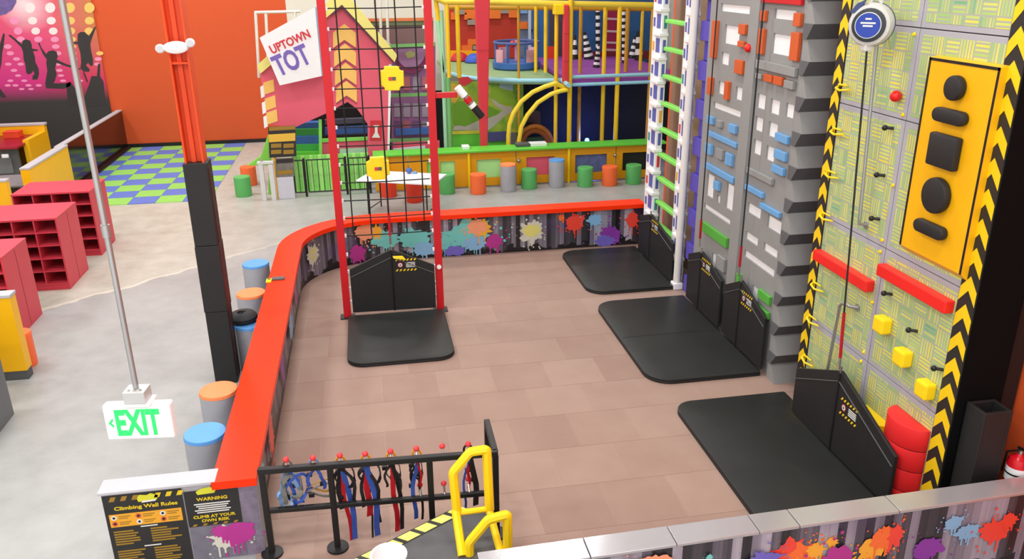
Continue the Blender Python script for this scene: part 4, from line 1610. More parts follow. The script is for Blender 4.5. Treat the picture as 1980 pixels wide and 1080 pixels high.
MB().prism(sq(0, wd_, 0, hh, .0), -Ns * .05).build('housing', WHITE, es, bevel=.008)
text('EXIT', o + Xs * wd_ * .17 + Us * hh * .12 + Ns * .0005, Xs, Us, wd_ * .66, EXITG, es, height=hh * .76, bold=.035)
MB().prism([o + Xs * wd_ * u + Us * hh * v + Ns * .0005 for u, v in ((.06, .5), (.13, .64), (.13, .56), (.10, .5), (.13, .44), (.13, .36))], Ns * .002).build('arrow', EXITG, es)
cj = o + Xs * wd_ * .52 + Us * hh - Ns * .025
MB().prism([cj + Xs * sx * .062 + Ns * sy * .045 for sx, sy in ((-1, -1), (1, -1), (1, 1), (-1, 1))], (0, 0, .012)).build('canopy', WHITE, es, bevel=.003)
jb = MB().prism([cj + Us * .012 + Xs * sx * .045 + Ns * sy * .04 for sx, sy in ((-1, -1), (1, -1), (1, 1), (-1, 1))], (0, 0, .055)).build('junction_box', M_('box_zinc', (196, 196, 194), .4, metal=.3), es, bevel=.003)
for sx in (-.025, .0, .025):
    MB().lathe([(.006, 0), (.006, .004)], cj + Us * .067 + Xs * sx + Ns * .02, 8).build('screw', CHROME, jb)
MB().tube([cj + Us * .06, cj + Us * 5.0], .012, 12).build('conduit', STEEL, es, smooth=True)
MB().tube([cj + Us * .74, cj + Us * .79], .017, 12).build('coupling', STEEL, es, smooth=True)

# ================================================================== STRUCTURAL COLUMN WITH PAD AND EMERGENCY LIGHT
cl = thing('structural_column', 'orange steel column wrapped in black padding at its base', 'column', (-1.86, 9.35, 0))
for nm, b in (('web', (-1.945, -1.785, 9.37, 9.39, 2.4, 8.0)), ('flange', (-1.965, -1.945, 9.27, 9.50, 2.4, 8.0)), ('flange', (-1.785, -1.765, 9.27, 9.50, 2.4, 8.0)), ('edge_angle', (-1.905, -1.855, 9.34, 9.37, 2.4, 8.0))):
    box(nm, b, ORCOL, cl, .003)
box('stiffener', (-1.945, -1.785, 9.28, 9.37, 3.70, 3.72), ORCOL, cl)
for b in ((-1.985, -1.735, 9.24, 9.53, 0.0, .92), (-1.99, -1.73, 9.235, 9.535, .925, 1.72), (-1.985, -1.735, 9.24, 9.53, 1.725, 2.66)):
    box('pad_section', b, PADB, cl, .006)
box('pad_seam', (-1.732, -1.727, 9.31, 9.33, 0.05, 2.6), M_('seam_dark_red', (110, 28, 34), .5), cl)
em = thing('emergency_light', 'white oval emergency light with two lamp heads on the orange column', 'lamp', (-1.85, 9.2, 3.85))
ec = PY(340, 92, 9.2)
pts = [(ec.x + .125 * math.cos(a), 9.26, ec.z + .062 * math.sin(a)) for a in [2 * math.pi * i / 28 for i in range(28)]]
MB().prism(pts, (0, -.09, 0)).build('housing', WHITE, em, bevel=.02, smooth=True)
for s, dz in ((-1, -.005), (1, .045)):
    cc = Vector((ec.x + s * .15, 9.2, ec.z + dz))
    MB().lathe([(.03, .03), (.045, .0), (.045, -.03), (.036, -.04)], cc, 16, 'y').build('lamp_head', WHITE, em, smooth=True)
    MB().lathe([(.034, -.041), (.034, -.044)], cc, 16, 'y').build('lens', M_('lens_grey', (200, 204, 206), .2), em)

# ================================================================== CHECKER FLOOR
ck = thing('checker_floor', 'blue and green checkered foam floor before the orange wall', 'floor mat', (-5.1, 21.2, 0))
t_b = t_g = None
TS2 = .557
nr = 11
for r_ in range(nr):
    for c_ in range(6):
        x = -3.43 - TS2 * (c_ + .5)
        y = 18.06 + TS2 * (r_ + .5) * 1.035
        blue = (r_ + c_) % 2 == 0
        m = M_('tile_blue', (92, 122, 200), .45) if blue else M_('tile_green', (142, 206, 98), .45)
        src = t_b if blue else t_g
        if src is None:
            ob = piece('foam_tile', MB().box(-TS2 / 2 + .003, TS2 / 2 - .003, -TS2 / 2 * 1.035 + .003, TS2 / 2 * 1.035 - .003, 0, .014), m, ck, (x, y, 0))
            if blue:
                t_b = ob
            else:
                t_g = ob
        else:
            share(src, 'foam_tile', ck, (x, y, 0))

# ================================================================== MURAL ON THE BACK WALL
mu = thing('dance_mural', 'pink and orange disco mural with black dancer silhouettes', 'mural', (-9, 24.48, 0))
YM = 24.44
box('poster', (-13.9, -6.9, YM, 24.495, 0, 7.0), MURAL, mu)
mbd = MB()
dotm = [M_('dot_pink', (242, 150, 190), .5), M_('dot_white', (244, 228, 226), .5), M_('dot_gold', (238, 196, 104), .5)]
rows_ = []
zr, sp = 4.35, .0
yrow = 0
dots = []
for (yy, xs_, ww, hh_) in ((-20, (50, 95, 140, 180), 20, 20), (15, (15, 58, 97, 135, 173), 20, 20), (40, (28, 63, 99, 136, 173), 18, 15), (60, (35, 69, 103, 137, 172), 17, 14), (76, (40, 74, 106, 139), 16, 11), (90, (15, 108, 140), 15, 9),
                           (103, (20, 112, 141, 193), 14, 8), (114, (32, 143, 190), 14, 7), (124, (16, 40, 112, 144, 188), 13, 6), (136, (27, 115, 146), 13, 6), (146, (35, 118), 12, 5), (156, (20, 47, 122, 155), 12, 5), (165, (15, 30, 55, 75), 12, 5), (172, (42, 60), 11, 4)):
    for x in xs_:
        dots.append((x, yy, ww / 2, hh_ / 2))
for (x, yy, rx, ry) in dots:
    di = 2 if x > 125 and yy < 110 else (1 if (x < 110 and x > 45 and yy < 75) else 0)
    ring = []
    for k_ in range(14):
        q = PY(x + rx * math.cos(k_ * .4488), yy + ry * math.sin(k_ * .4488), YM)
        ring.append((q.x, YM - .002, q.z))
    MB().prism(ring, (0, -.001, 0)).build('dot_print', dotm[di], mu)
SIL = M_('silhouette', (52, 50, 50), .6)


def silhouette(parts):
    mb = MB()
    for poly in parts:
        ps = [PY(x * .2130, y * .2130, YM) for x, y in poly]
        mb.prism([(p.x, YM - .004, p.z) for p in ps], (0, -.001, 0))
    mb.build('silhouette_print', SIL, mu)


silhouette([[(75, 320), (95, 315), (200, 400), (205, 370), (235, 355), (275, 370), (290, 410), (290, 440), (345, 450), (340, 462), (300, 462), (318, 520), (320, 560), (350, 620), (355, 670), (340, 720), (295, 722), (295, 690), (315, 670), (300, 640), (285, 665), (255, 675), (238, 655), (230, 580), (215, 540), (210, 470), (195, 430), (130, 365)]])
silhouette([[(345, 390), (360, 388), (375, 430), (420, 490), (440, 465), (480, 455), (515, 470), (525, 510), (515, 540), (600, 580), (730, 620), (725, 632), (600, 600), (515, 570), (500, 620), (515, 670), (500, 730), (485, 755), (600, 755), (640, 745), (640, 780), (580, 805), (420, 800), (410, 760), (430, 640), (420, 570), (425, 540), (390, 490)]])
silhouette([[(625, 382), (705, 378), (705, 310), (730, 290), (770, 290), (800, 320), (805, 330), (862, 240), (872, 245), (830, 360), (820, 400), (825, 450), (845, 540), (845, 590), (825, 600), (800, 570), (780, 590), (815, 630), (810, 650), (760, 650), (730, 620), (738, 560), (730, 480), (705, 400), (630, 394)]])
silhouette([[(0, 400), (30, 300), (45, 310), (35, 400), (20, 480), (15, 560), (0, 640)]])
silhouette([[(0, 800), (20, 830), (60, 880), (20, 890), (0, 870)]])
silhouette([[(600, 760), (640, 740), (680, 800), (760, 960), (620, 960)], [(750, 650), (770, 660), (800, 740), (790, 750)], [(810, 760), (830, 690), (880, 690), (890, 580), (910, 575), (908, 690), (940, 740), (960, 960), (740, 960)]])
bl = MB()
ball_c = PY(0, 0, YM)
silhouette_ = [PY(x * .2130, y * .2130, YM) for x, y in ((0, -100), (140, -60), (150, 20), (110, 90), (50, 130), (0, 140), (-60, 100), (-60, -80))]
MB().prism([(p.x, YM - .004, p.z) for p in silhouette_], (0, -.001, 0)).build('disco_ball_print', M_('ball_print', (110, 92, 150), .4, var=.5, scale=9), mu)
p = PY(229, 263, 24.46)
sk = thing('wall_socket', 'small white socket plate low on the orange wall', 'socket', p)
box('plate', (p.x - .07, p.x + .07, 24.48, 24.5, p.z - .07, p.z + .07), WHITE, sk, .004)
box('outlet', (p.x - .03, p.x + .03, 24.472, 24.48, p.z - .03, p.z + .03), GREYC, sk, .003)

# ================================================================== CUBBIES
def cubby(label, x0, x1, y0, y1, cols, h=1.15, rows=5):
    t = thing('shoe_cubby', label, 'cubby', ((x0 + x1) / 2, (y0 + y1) / 2, 0), 'red shoe cubbies')
    k_ = .022
    pl = .09
    box('plinth', (x0 + .01, x1 - .005, y0 + .012, y1, 0, pl), CUB, t)
    box('side_panel', (x0, x0 + k_, y0, y1, pl, h - .03), CUB, t)
    box('side_panel', (x1 - k_, x1, y0, y1, pl - .09, h - .03), CUB, t)
    box('top_panel', (x0 - .005, x1 + .005, y0 - .008, y1 + .005, h - .03, h), CUB, t, .003)
    ym = (y0 + y1) / 2
    box('back_panel', (x0 + k_, x1 - k_, ym - .01, ym + .01, pl, h - .03), CUBD, t)
    box('end_seam', (x1, x1 + .002, ym - .004, ym + .004, .02, h - .04), CUBD, t)
    W = (x1 - x0 - 2 * k_)
    H = h - .03 - pl
    for i in range(rows):
        z = pl + H * i / rows
        box('shelf', (x0 + k_, x1 - k_, y0 + .002, y1 - .002, z, z + .02), CUB, t)
    for i in range(1, cols):
        x = x0 + k_ + W * i / cols
        box('divider', (x - .01, x + .01, y0 + .004, y1 - .004, pl, h - .03), CUB, t)
    return t


cubby('red shoe cubby nearest the yellow partition at the left edge', -6.9, -4.80, 11.15, 12.00, 7)
cubby('red shoe cubby in the middle of the row of three', -6.9, -4.71, 12.98, 13.92, 7)
cubby('red shoe cubby farthest back beside the checkered floor', -5.92, -4.69, 14.62, 15.50, 4)

# ================================================================== PARTITIONS ON THE LEFT


def partition(label, b, capz, mt=YEL, plinth=True):
    x0, x1, y0, y1 = b
    t = thing('yellow_partition', label, 'partition', ((x0 + x1) / 2, (y0 + y1) / 2, 0), 'yellow partitions')
    box('panel', (x0, x1, y0, y1, .12, capz - .04), mt, t)
    box('plinth', (x0 + .005, x1 - .005, y0 + .005, y1 - .005, 0, .12), DGREY, t)
    box('cap', (x0 - .01, x1 + .01, y0 - .01, y1 + .01, capz - .04, capz), GREYC, t, .006)
    return t


partition('yellow partition end with grey plinth at the left edge', (-6.5, -4.24, 9.82, 9.98), 1.1)
partition('long yellow partition with grey cap behind the farthest cubby', (-6.62, -6.46, 17.0, 19.3), 1.1)
partition('short yellow partition at the left edge left of the cubbies', (-8.0, -6.52, 16.02, 16.16), 1.1)
gp = thing('gloss_black_partition', 'glossy black low wall reflecting the checkered floor', 'partition', (-6.7, 22, 0))
box('panel', (-6.74, -6.62, 19.32, 24.46, .015, 1.03), GLOSSB, gp)
box('cap', (-6.75, -6.61, 19.32, 24.46, 1.03, 1.06), GREYC, gp, .005)
box('end_post', (-6.75, -6.56, 19.32, 19.6, .015, 1.05), M_('end_black', (40, 36, 30), .5), gp, .004)
box('kick_plinth', (-6.62, -6.50, 19.6, 24.46, .015, .05), BLACK, gp)

cn = thing('service_counter', 'dark red topped service counter with yellow end panel behind the partitions', 'counter', (-8.6, 21, 0))
box('back_partition', (-11.5, -7.82, 22.05, 22.20, 0, 1.10), YEL, cn)
box('back_cap', (-11.5, -7.80, 22.03, 22.22, 1.10, 1.15), GREYC, cn, .005)
box('end_panel', (-7.95, -7.82, 20.9, 22.05, 0, .95), YEL, cn)
box('worktop', (-11.5, -7.90, 20.4, 22.03, .84, .89), M_('counter_red', (150, 20, 34), .35), cn, .006)
box('front_panel', (-11.5, -8.0, 20.6, 20.7, 0, .84), DGREY, cn)
for i, x in enumerate((-8.25, -8.75, -9.3)):
    box('card_holder', (x, x + .14, 20.36, 20.40, .66, .74), WHITE, cn, .003)
for i, x in enumerate((-8.5, -9.6)):
    box('drawer', (x - .4, x + .35, 20.57, 20.6, .25, .62), M_('drawer_grey', (110, 112, 114), .5), cn, .006)
    box('drawer_handle', (x - .12, x + .08, 20.545, 20.57, .5, .54), BLACK, cn, .004)
mo = thing('monitor', 'dark monitor standing on the red counter top', 'monitor', (-8.95, 21.2, .89))
box('screen', (-9.2, -8.75, 21.2, 21.24, 1.02, 1.34), BLACK, mo, .01)
box('stand', (-9.0, -8.94, 21.2, 21.26, .9, 1.04), BLACK, mo)
box('base', (-9.08, -8.86, 21.12, 21.32, .89, .905), BLACK, mo, .004)
rb2 = thing('red_bin', 'small orange-red tray on the red counter top', 'tray', (-8.45, 21.6, .89))
box('tray_body', (-8.6, -8.25, 21.55, 21.85, .89, 1.03), M_('tray_red', (220, 66, 30), .5), rb2, .01)
box('tray_rim', (-8.61, -8.24, 21.54, 21.86, 1.03, 1.045), MATS['tray_red'], rb2, .004)
ds = thing('grey_desk', 'low grey desk between the yellow partitions', 'desk', (-7.4, 18.2, 0))
box('desktop', (-8.6, -6.7, 17.55, 18.6, .60, .64), M_('desk_grey', (120, 122, 124), .5), ds, .006)
for x, y in ((-8.5, 17.65), (-6.8, 17.65), (-8.5, 18.5), (-6.8, 18.5)):
    box('leg', (x - .03, x + .03, y - .03, y + .03, 0, .6), BLACK, ds)
box('modesty_panel', (-8.5, -6.8, 18.48, 18.52, .12, .6), DGREY, ds)
bn = thing('pale_bench', 'pale bench top just left of the long yellow partition', 'bench', (-7.0, 17.0, 0))
box('seat', (-7.35, -6.64, 16.72, 17.25, .40, .45), M_('bench_pale', (178, 178, 172), .5), bn, .006)
for x in (-7.3, -6.72):
    box('leg', (x - .03, x + .03, 16.8, 17.2, 0, .40), BLACK, bn)
gb = thing('grey_counter_end', 'dark grey counter end at the left edge of the floor', 'counter', (-4.6, 8.6, 0))
box('body', (-5.6, -4.10, 8.27, 8.95, .0, .98), M_('counter_grey', (104, 106, 108), .5), gb, .006)
box('worktop', (-5.62, -4.08, 8.25, 8.97, .98, 1.02), M_('counter_dark', (80, 82, 84), .45), gb, .005)

# ================================================================== TODDLER HOUSE
HY = 18.8
ph = thing('pink_playhouse', 'pink gabled playhouse front with peach chevrons', 'playhouse', (-.7, HY, 0))
fac = [(661, 5), (762, 118), (756, 124), (752, 302), (711, 302), (711, 240), (702, 226), (690, 210), (672, 197), (655, 206), (640, 215), (570, 246), (517, 240), (503, 140)]
slabY('front_wall', fac, HY, .10, PINK, ph)
slabY('corner_trim', [(752, 124), (757, 124), (753, 302), (749, 302)], HY - .02, .14, WHITE, ph)
slabY('roof_trim', [(661, 9), (763, 120), (768, 107), (672, -10), (656, -12)], HY - .12, .3, PYEL, ph)
slabY('roof_trim', [(661, 9), (656, -12), (640, -2), (497, 126), (503, 143)], HY - .12, .3, PYEL, ph)
slabY('eave_line', [(661, 9), (763, 120), (760, 122), (660, 15), (640, 32), (641, 27)], HY - .125, .02, M_('eave_dark', (86, 40, 56), .5), ph)
for (dx, dy, s) in ((0, 0, 1), (1.2, 38, .97), (2.6, 75, .95), (4.0, 110, .92)):
    ap = (666 + dx, 46 + dy)
    slabY('chevron', [(ap[0], ap[1]), (ap[0] + 22 * s, ap[1] + 18 * s), (ap[0] + 22 * s, ap[1] + 48 * s - 2), (ap[0], ap[1] + 33 * s - 2), (ap[0] - 22 * s, ap[1] + 49 * s - 2), (ap[0] - 22 * s, ap[1] + 17 * s)], HY - .012, .012, PEACH, ph)
    slabY('chevron_line', [(ap[0], ap[1] + 32 * s), (ap[0] + 22 * s, ap[1] + 46 * s), (ap[0] + 22 * s, ap[1] + 49 * s), (ap[0], ap[1] + 36 * s), (ap[0] - 22 * s, ap[1] + 50 * s), (ap[0] - 22 * s, ap[1] + 47 * s)], HY - .014, .014, PINKD, ph)
for (dx, dy) in ((0, 0), (3, 31), (6, 58)):
    slabY('half_chevron', [(509 + dx, 160 + dy), (529 + dx, 153 + dy), (531 + dx, 176 + dy), (511 + dx, 183 + dy)], HY - .012, .012, PEACH, ph)
    slabY('edge_notch', [(503 + dx, 168 + dy), (510 + dx, 164 + dy), (512 + dx, 186 + dy), (505 + dx, 190 + dy)], HY - .010, .010, WHITE, ph)
fs_ = thing('extinguisher_sign', 'red sign with white extinguisher symbol on the pink pillar', 'sign', PY(727, 270, HY))
slabY('plate', [(716, 233), (738, 233), (738, 271), (715, 271)], HY - .02, .015, M_('sign_red', (196, 44, 56), .45), fs_)
slabY('symbol', [(722, 242), (733, 242), (730, 247), (730, 256), (735, 266), (719, 266), (725, 256), (725, 247)], HY - .024, .004, TXTW, fs_)

sg = thing('uptown_tot_sign', 'tilted white sign reading UPTOWN TOT on the pink playhouse', 'sign', PY(541, 165, 18.3))
SY = 18.3
slabY('face', [(502, 73), (609, 14), (622, 147), (541, 165)], SY, .08, WHITE, sg)
q = [PY(609, 14, SY), PY(622, 147, SY), PY(631, 145, SY + .35), PY(619, 11, SY + .35)]
MB().prism(q, (-.02, .03, 0)).build('side', M_('sign_side_blue', (160, 204, 238), .5), sg)
for s_, a_, b_, m_, hpx in (('UPTOWN', (527, 105), (602, 72), PRED, 15), ('TOT', (540, 149), (605, 121), PPUR, 36)):
    A, B = PY(*a_, SY - .002), PY(*b_, SY - .002)
    xd = (B - A)
    wdt = xd.length
    xd.normalize()
    ud = Vector((-xd.z, 0, xd.x))
    hz_ = hpx / FPX * 19.2
    text(s_, A, xd, ud, wdt, m_, sg, height=hz_, extrude=.006, bold=.03)

wf = thing('white_pipe_frame', 'white pipe frame rising behind the tilted sign', 'frame', PY(497, 150, 19.3))
for pts in (((494, 24), (501, 150)), ((514, 26), (520, 150)), ((570, 23), (575, 150)), ((492, 24), (580, 22)), ((735, 0), (738, 130)), ((748, 0), (752, 130))):
    MB().tube([PY(x, y, 19.3) for x, y in pts], .032, 10).build('pipe', M_('pipe_white', (212, 212, 206), .4), wf, smooth=True)

# things behind the arch
bi = thing('play_house_interior', 'dark padded interior with blue beam behind the pink arch', 'play structure', PY(670, 300, 20.2))
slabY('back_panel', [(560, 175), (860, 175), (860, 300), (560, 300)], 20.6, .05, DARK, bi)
slabY('blue_beam', [(628, 247), (712, 243), (712, 257), (628, 262)], 19.8, .15, PLAYB, bi)
slabY('grey_beam', [(628, 232), (712, 228), (712, 237), (628, 241)], 19.9, .15, M_('beam_grey', (84, 84, 100), .5), bi)
slabY('dark_sill', [(625, 262), (712, 259), (712, 267), (625, 270)], 19.6, .12, BLACK, bi)
slabY('green_rail', [(619, 269), (712, 265), (712, 271), (619, 275)], 19.2, .08, LGRN, bi)
slabY('pink_panel', [(622, 276), (712, 271), (712, 303), (622, 303)], 19.25, .06, PINK, bi)
slabY('pale_panel', [(657, 288), (712, 285), (712, 306), (657, 306)], 19.15, .06, M_('pale_green', (172, 218, 182), .5), bi)
gs = thing('green_play_steps', 'green and blue padded steps left of the pink arch', 'steps', PY(595, 305, 19.0))
for i, (ya, yb, m) in enumerate(((238, 250, PLAYB), (250, 264, M_('step_green', (60, 160, 66), .5)), (264, 280, PLAYB), (280, 294, MATS['step_green']), (294, 308, MGRN))):
    slabY('step', [(570, ya), (618, ya - 1), (618, yb), (570, yb + 1)], 19.6 - i * .12, .3, m, gs)
slabY('post', [(616, 232), (622, 232), (623, 306), (617, 306)], 18.95, .08, LGRN, gs)

pu = thing('purple_play_tower', 'purple play tower with half-round sign right of the pink house', 'play structure', PY(795, 300, 19.9))
slabY('wall', [(757, 84), (842, 82), (842, 300), (757, 300)], 20.0, .06, PURP, pu)
slabY('roof_band', [(705, 48), (838, 46), (838, 86), (760, 88)], 19.95, .06, M_('roof_brown', (120, 92, 92), .6), pu)
slabY('roof_edge', [(700, 36), (838, 34), (838, 40), (700, 42)], 19.9, .1, M_('edge_orange', (206, 120, 70), .5), pu)
slabY('roof_edge', [(700, 42), (838, 40), (838, 48), (700, 50)], 19.92, .06, M_('edge_olive', (98, 112, 80), .5), pu)
pts = [(794 + 36 * math.cos(math.radians(a)), 92 + 50 * math.sin(math.radians(a))) for a in range(0, 181, 12)]
slabY('half_round_rim', pts, 19.88, .05, M_('plum', (126, 44, 92), .5), pu)
slabY('half_round', [(794 + (x - 794) * .84, 92 + (y - 92) * .8) for x, y in pts], 19.84, .05, M_('mauve', (150, 110, 150), .5), pu)
slabY('emblem', [(783, 103), (793, 98), (803, 102), (801, 110), (788, 113)], 19.82, .02, M_('emblem_olive', (164, 170, 106), .5), pu)
for yy in (86, 182, 269):
    slabY('green_bar', [(750, yy), (842, yy - 3), (842, yy + 3), (750, yy + 6)], 19.7, .06, M_('bar_green', (116, 178, 104), .5), pu)
rnd = random.Random(5)
for r_ in range(3):
    for c_ in range(4):
        x, y = 762 + c_ * 18, 148 + r_ * 34 + (18 if r_ else 0)
        slabY('window', [(x, y), (x + 13, y), (x + 13, y + 26), (x, y + 26)], 19.96, .04, [M_('win_plum', (112, 74, 122), .5), M_('win_rose', (176, 100, 110), .5), M_('win_grey', (150, 140, 156), .5)][rnd.randrange(3)], pu)
slabY('blue_cushion', [(765, 250), (838, 246), (838, 258), (765, 262)], 19.75, .1, PLAYB, pu)
slabY('pink_base', [(760, 276), (850, 272), (850, 300), (760, 300)], 19.4, .06, PINK, pu)
slabY('white_ledge', [(760, 288), (822, 282), (825, 300), (760, 304)], 19.2, .06, M_('ledge_pale', (210, 220, 224), .5), pu)

# left end: slide cheek, white portal, rule boards
sl = slabY('green_slide_cheek', [(478, 320), (504, 302), (521, 252), (524, 318), (525, 383), (519, 383), (519, 320)], 18.3, .12, M_('slide_green', (128, 204, 74), .45), None, .01)
tag(sl, 'light green sloping side panel behind the white entry frame', 'slide')
wp = thing('white_entry_frame', 'narrow white entry frame beside the black rule boards', 'frame', PZ(510, 388))
Yw = PZ(510, 388).y
for xa, xb in ((499, 508), (518, 527)):
    A, B = PY(xa, 318, Yw), PY(xb, 318, Yw)
    box('post', (A.x, B.x, Yw, Yw + .08, 0, A.z), M_('entry_white', (206, 208, 206), .5), wp, .004)
A, B = PY(497, 318, Yw), PY(529, 318, Yw)
box('lintel', (A.x, B.x, Yw - .01, Yw + .12, A.z, A.z + .05), MATS['entry_white'], wp, .004)
box('hinge_plate', (PY(508, 350, Yw).x, PY(512, 350, Yw).x, Yw + .02, Yw + .05, .4, .9), STEEL, wp)
ru = thing('rules_stand', 'two black and yellow rule boards above a white base box', 'sign', PZ(552, 384))
Yr = PZ(552, 384).y
slabY('upper_board', [(518, 246), (571, 243), (573, 302), (521, 305)], Yr, .04, PBLK, ru)
slabY('header_strip', [(520, 246), (571, 243), (571, 250), (520, 253)], Yr - .006, .005, TXTO, ru)
slabY('icon_strip', [(519, 260), (571, 257), (571, 272), (520, 275)], Yr - .006, .005, M_('strip_amber', (220, 176, 60), .5), ru)
for i in range(4):
    slabY('text_block', [(524 + (i % 2) * 24, 278 + (i // 2) * 12), (544 + (i % 2) * 24, 277 + (i // 2) * 12), (544 + (i % 2) * 24, 285 + (i // 2) * 12), (524 + (i % 2) * 24, 286 + (i // 2) * 12)], Yr - .006, .005, TXTO, ru)
slabY('lower_board', [(532, 307), (568, 305), (569, 340), (534, 342)], Yr, .04, M_('board_grey', (112, 108, 100), .5, var=.4, scale=12), ru)
slabY('lower_header', [(534, 308), (567, 306), (567, 314), (534, 316)], Yr - .006, .005, PBLK, ru)
slabY('lower_strip', [(536, 330), (566, 328), (566, 336), (536, 338)], Yr - .006, .005, TXTO, ru)
A, B = PY(535, 343, Yr), PY(567, 343, Yr)
box('base_box', (A.x, B.x, Yr - .02, Yr + .3, 0, A.z), M_('box_lavender', (196, 196, 206), .5), ru, .008)
box('post', (PY(527, 300, Yr).x, PY(533, 300, Yr).x, Yr + .04, Yr + .10, 0, 1.5), YEL, ru)

# lime slat fence with black railings
fn = thing('lime_slat_fence', 'lime green slat fence in front of the pink house', 'fence', PZ(640, 376))
Yq = 18.25
A, B = PY(568, 350, Yq), PY(716, 350, Yq)
box('rail', (A.x, B.x, Yq + .03, Yq + .07, .10, .18), LGRN, fn)
box('rail', (A.x, B.x, Yq + .03, Yq + .07, .70, .78), LGRN, fn)
n = 18
for i in range(n):
    x = A.x + (B.x - A.x) * (i + .5) / n
    w_ = (B.x - A.x) / n * .46
    box('slat', (x - w_, x + w_, Yq, Yq + .03, .03, .84), LGRN if i % 2 else M_('lime_pale', (166, 236, 120), .45), fn, .004)
Yk = 17.95
for lab, xa, xb in (('left section of black steel railing before the lime fence', 569, 588), ('middle section of black steel railing before the lime fence', 595, 668), ('right section of black steel railing beside the red frame', 676, 713)):
    A, B = PY(xa, 340, Yk), PY(xb, 340, Yk)
    t = thing('steel_railing', lab, 'railing', ((A.x + B.x) / 2, Yk, 0), 'black railings')
    for z in (.10, .80):
        MB().tube([(A.x, Yk, z), (B.x, Yk, z)], .014, 8).build('rail', BLACK, t)
    m = max(2, int((B.x - A.x) / .1))
    for i in range(m + 1):
        x = A.x + (B.x - A.x) * i / m
        MB().tube([(x, Yk, .10), (x, Yk, .80)], .007 if 0 < i < m else .014, 6).build('bar', BLACK, t)
    MB().tube([(B.x + .02, Yk, 0), (B.x + .02, Yk, .84)], .024, 8).build('post', BLACK, t)

# folding table
tb = thing('folding_table', 'white folding table with black legs behind the red frame', 'table', (.62, 16.3, 0))
cx, cy, an = .62, 16.25, math.radians(-24)
ux, uy = Vector((math.cos(an), math.sin(an), 0)), Vector((-math.sin(an), math.cos(an), 0))
ctr = Vector((cx, cy, 0))
cr = [ctr + ux * sx * .80 + uy * sy * .42 for sx, sy in ((-1, -1), (1, -1), (1, 1), (-1, 1))]
MB().prism([(p.x, p.y, .70) for p in cr], (0, 0, .035)).build('tabletop', WHITE, tb, bevel=.008)
for s in (-1, 1):
    pa_, pb_ = ctr + ux * s * .62 + uy * .32, ctr + ux * s * .62 - uy * .32
    for p in (pa_, pb_):
        MB().tube([p + Vector((0, 0, .70)), Vector((p.x, p.y, 0))], .014, 8).build('leg', BLACK, tb)
    MB().tube([pa_ + Vector((0, 0, .12)), pb_ + Vector((0, 0, .12))], .010, 6).build('leg_brace', BLACK, tb)
ty = thing('blue_toy', 'small blue toy on the white folding table', 'toy', (.78, 16.5, .735))
MB().ball((.78, 16.5, .80), .065, 12, .9).build('toy_body', PLAYB, ty, smooth=True)
MB().tube([(.86, 16.48, .74), (.93, 16.46, .77)], .03, 8).build('toy_nose', STRL, ty, smooth=True)

# ================================================================== AMBER COUNTER FENCE
KY = 18.0
cf = thing('amber_counter_fence', 'amber panel counter with green top and framed openings', 'counter', (4, KY, 0))
XA, XB = PY(722, 320, KY).x, 6.75
ZT = .80
MB().prism([(XA, KY - .12, ZT), (XB, KY - .12, ZT), (XB, KY + .38, ZT), (XA, KY + .38, ZT)], (0, 0, .05)).build('worktop', MGRN, cf, bevel=.012)
bays = [((724, 790), None, DARK), ((790, 848), (826, 842), LGRN), ((848, 907), (851, 880), M_('pane_pale', (176, 236, 150), .4)), ((907, 998), (922, 969), MATS['pane_pale']), ((998, 1099), (1018, 1072), PINK),
        ((1099, 1190), (1112, 1173), M_('pane_print', (92, 104, 150), .4, var=.6, scale=7)), ((1190, 1268), (1203, 1250), DARK)]
for (xa, xb), op, m in bays:
    A, B = PY(xa, 330, KY).x + .008, PY(xb, 330, KY).x - .008
    if op is None:
        box('panel', (A, B, KY, KY + .04, .02, ZT), BAMBER, cf, .004)
        continue
    O0, O1 = PY(op[0], 330, KY).x, PY(op[1], 330, KY).x
    z0, z1 = .20, .62
    box('panel_board', (A, O0, KY, KY + .04, .02, ZT), BAMBER, cf)
    box('panel_board', (O1, B, KY, KY + .04, .02, ZT), BAMBER, cf)
    box('panel_board', (O0, O1, KY, KY + .04, .02, z0), BAMBER, cf)
    box('panel_board', (O0, O1, KY, KY + .04, z1, ZT), BAMBER, cf)
    box('opening_panel', (O0 - .02, O1 + .02, KY + .06, KY + .08, z0 - .02, z1 + .02), m, cf)
for x in (907, 1099, 750):
    X = PY(x, 330, KY).x
    MB().tube([(X, KY - .03, 0), (X, KY - .03, ZT)], .035, 12).build('post', YELB, cf, smooth=True)
for x, y in ((1003, 310), (1189, 300)):
    p = PY(x, y, KY - .03)
    MB().ball((p.x, KY - .03, p.z), .045, 10).build('latch', CHROME, cf, smooth=True)
for x, y, wpx, m, lab in ((901, 290, 13, WHITE, 'small white box on the green counter top'), (1011, 285, 26, DGREY, 'dark box on the green counter top'), (1041, 284, 32, WHITE, 'flat white carton on the green counter top')):
    p = PY(x, y, KY + .1)
    hw = wpx / 2 / FPX * 18.6
    t = thing('counter_box', lab, 'box', (p.x, p.y, ZT + .05))
    box('carton', (p.x - hw, p.x + hw, KY + .05, KY + .3, ZT + .05, ZT + .11), m, t, .006)
    box('lid', (p.x - hw - .004, p.x + hw + .004, KY + .046, KY + .304, ZT + .10, ZT + .115), m, t, .004)

# ================================================================== TWO-STOREY SOFT PLAY FRAME
sp = thing('soft_play_frame', 'two-storey soft play frame with yellow padded posts and light blue deck rim', 'play structure', (4.3, 20, 0))
FY = 18.95
DZ = 2.16
YPAD = M_('post_yellow', (238, 196, 30), .45)
YPAD2 = M_('post_ochre', (196, 144, 30), .5)


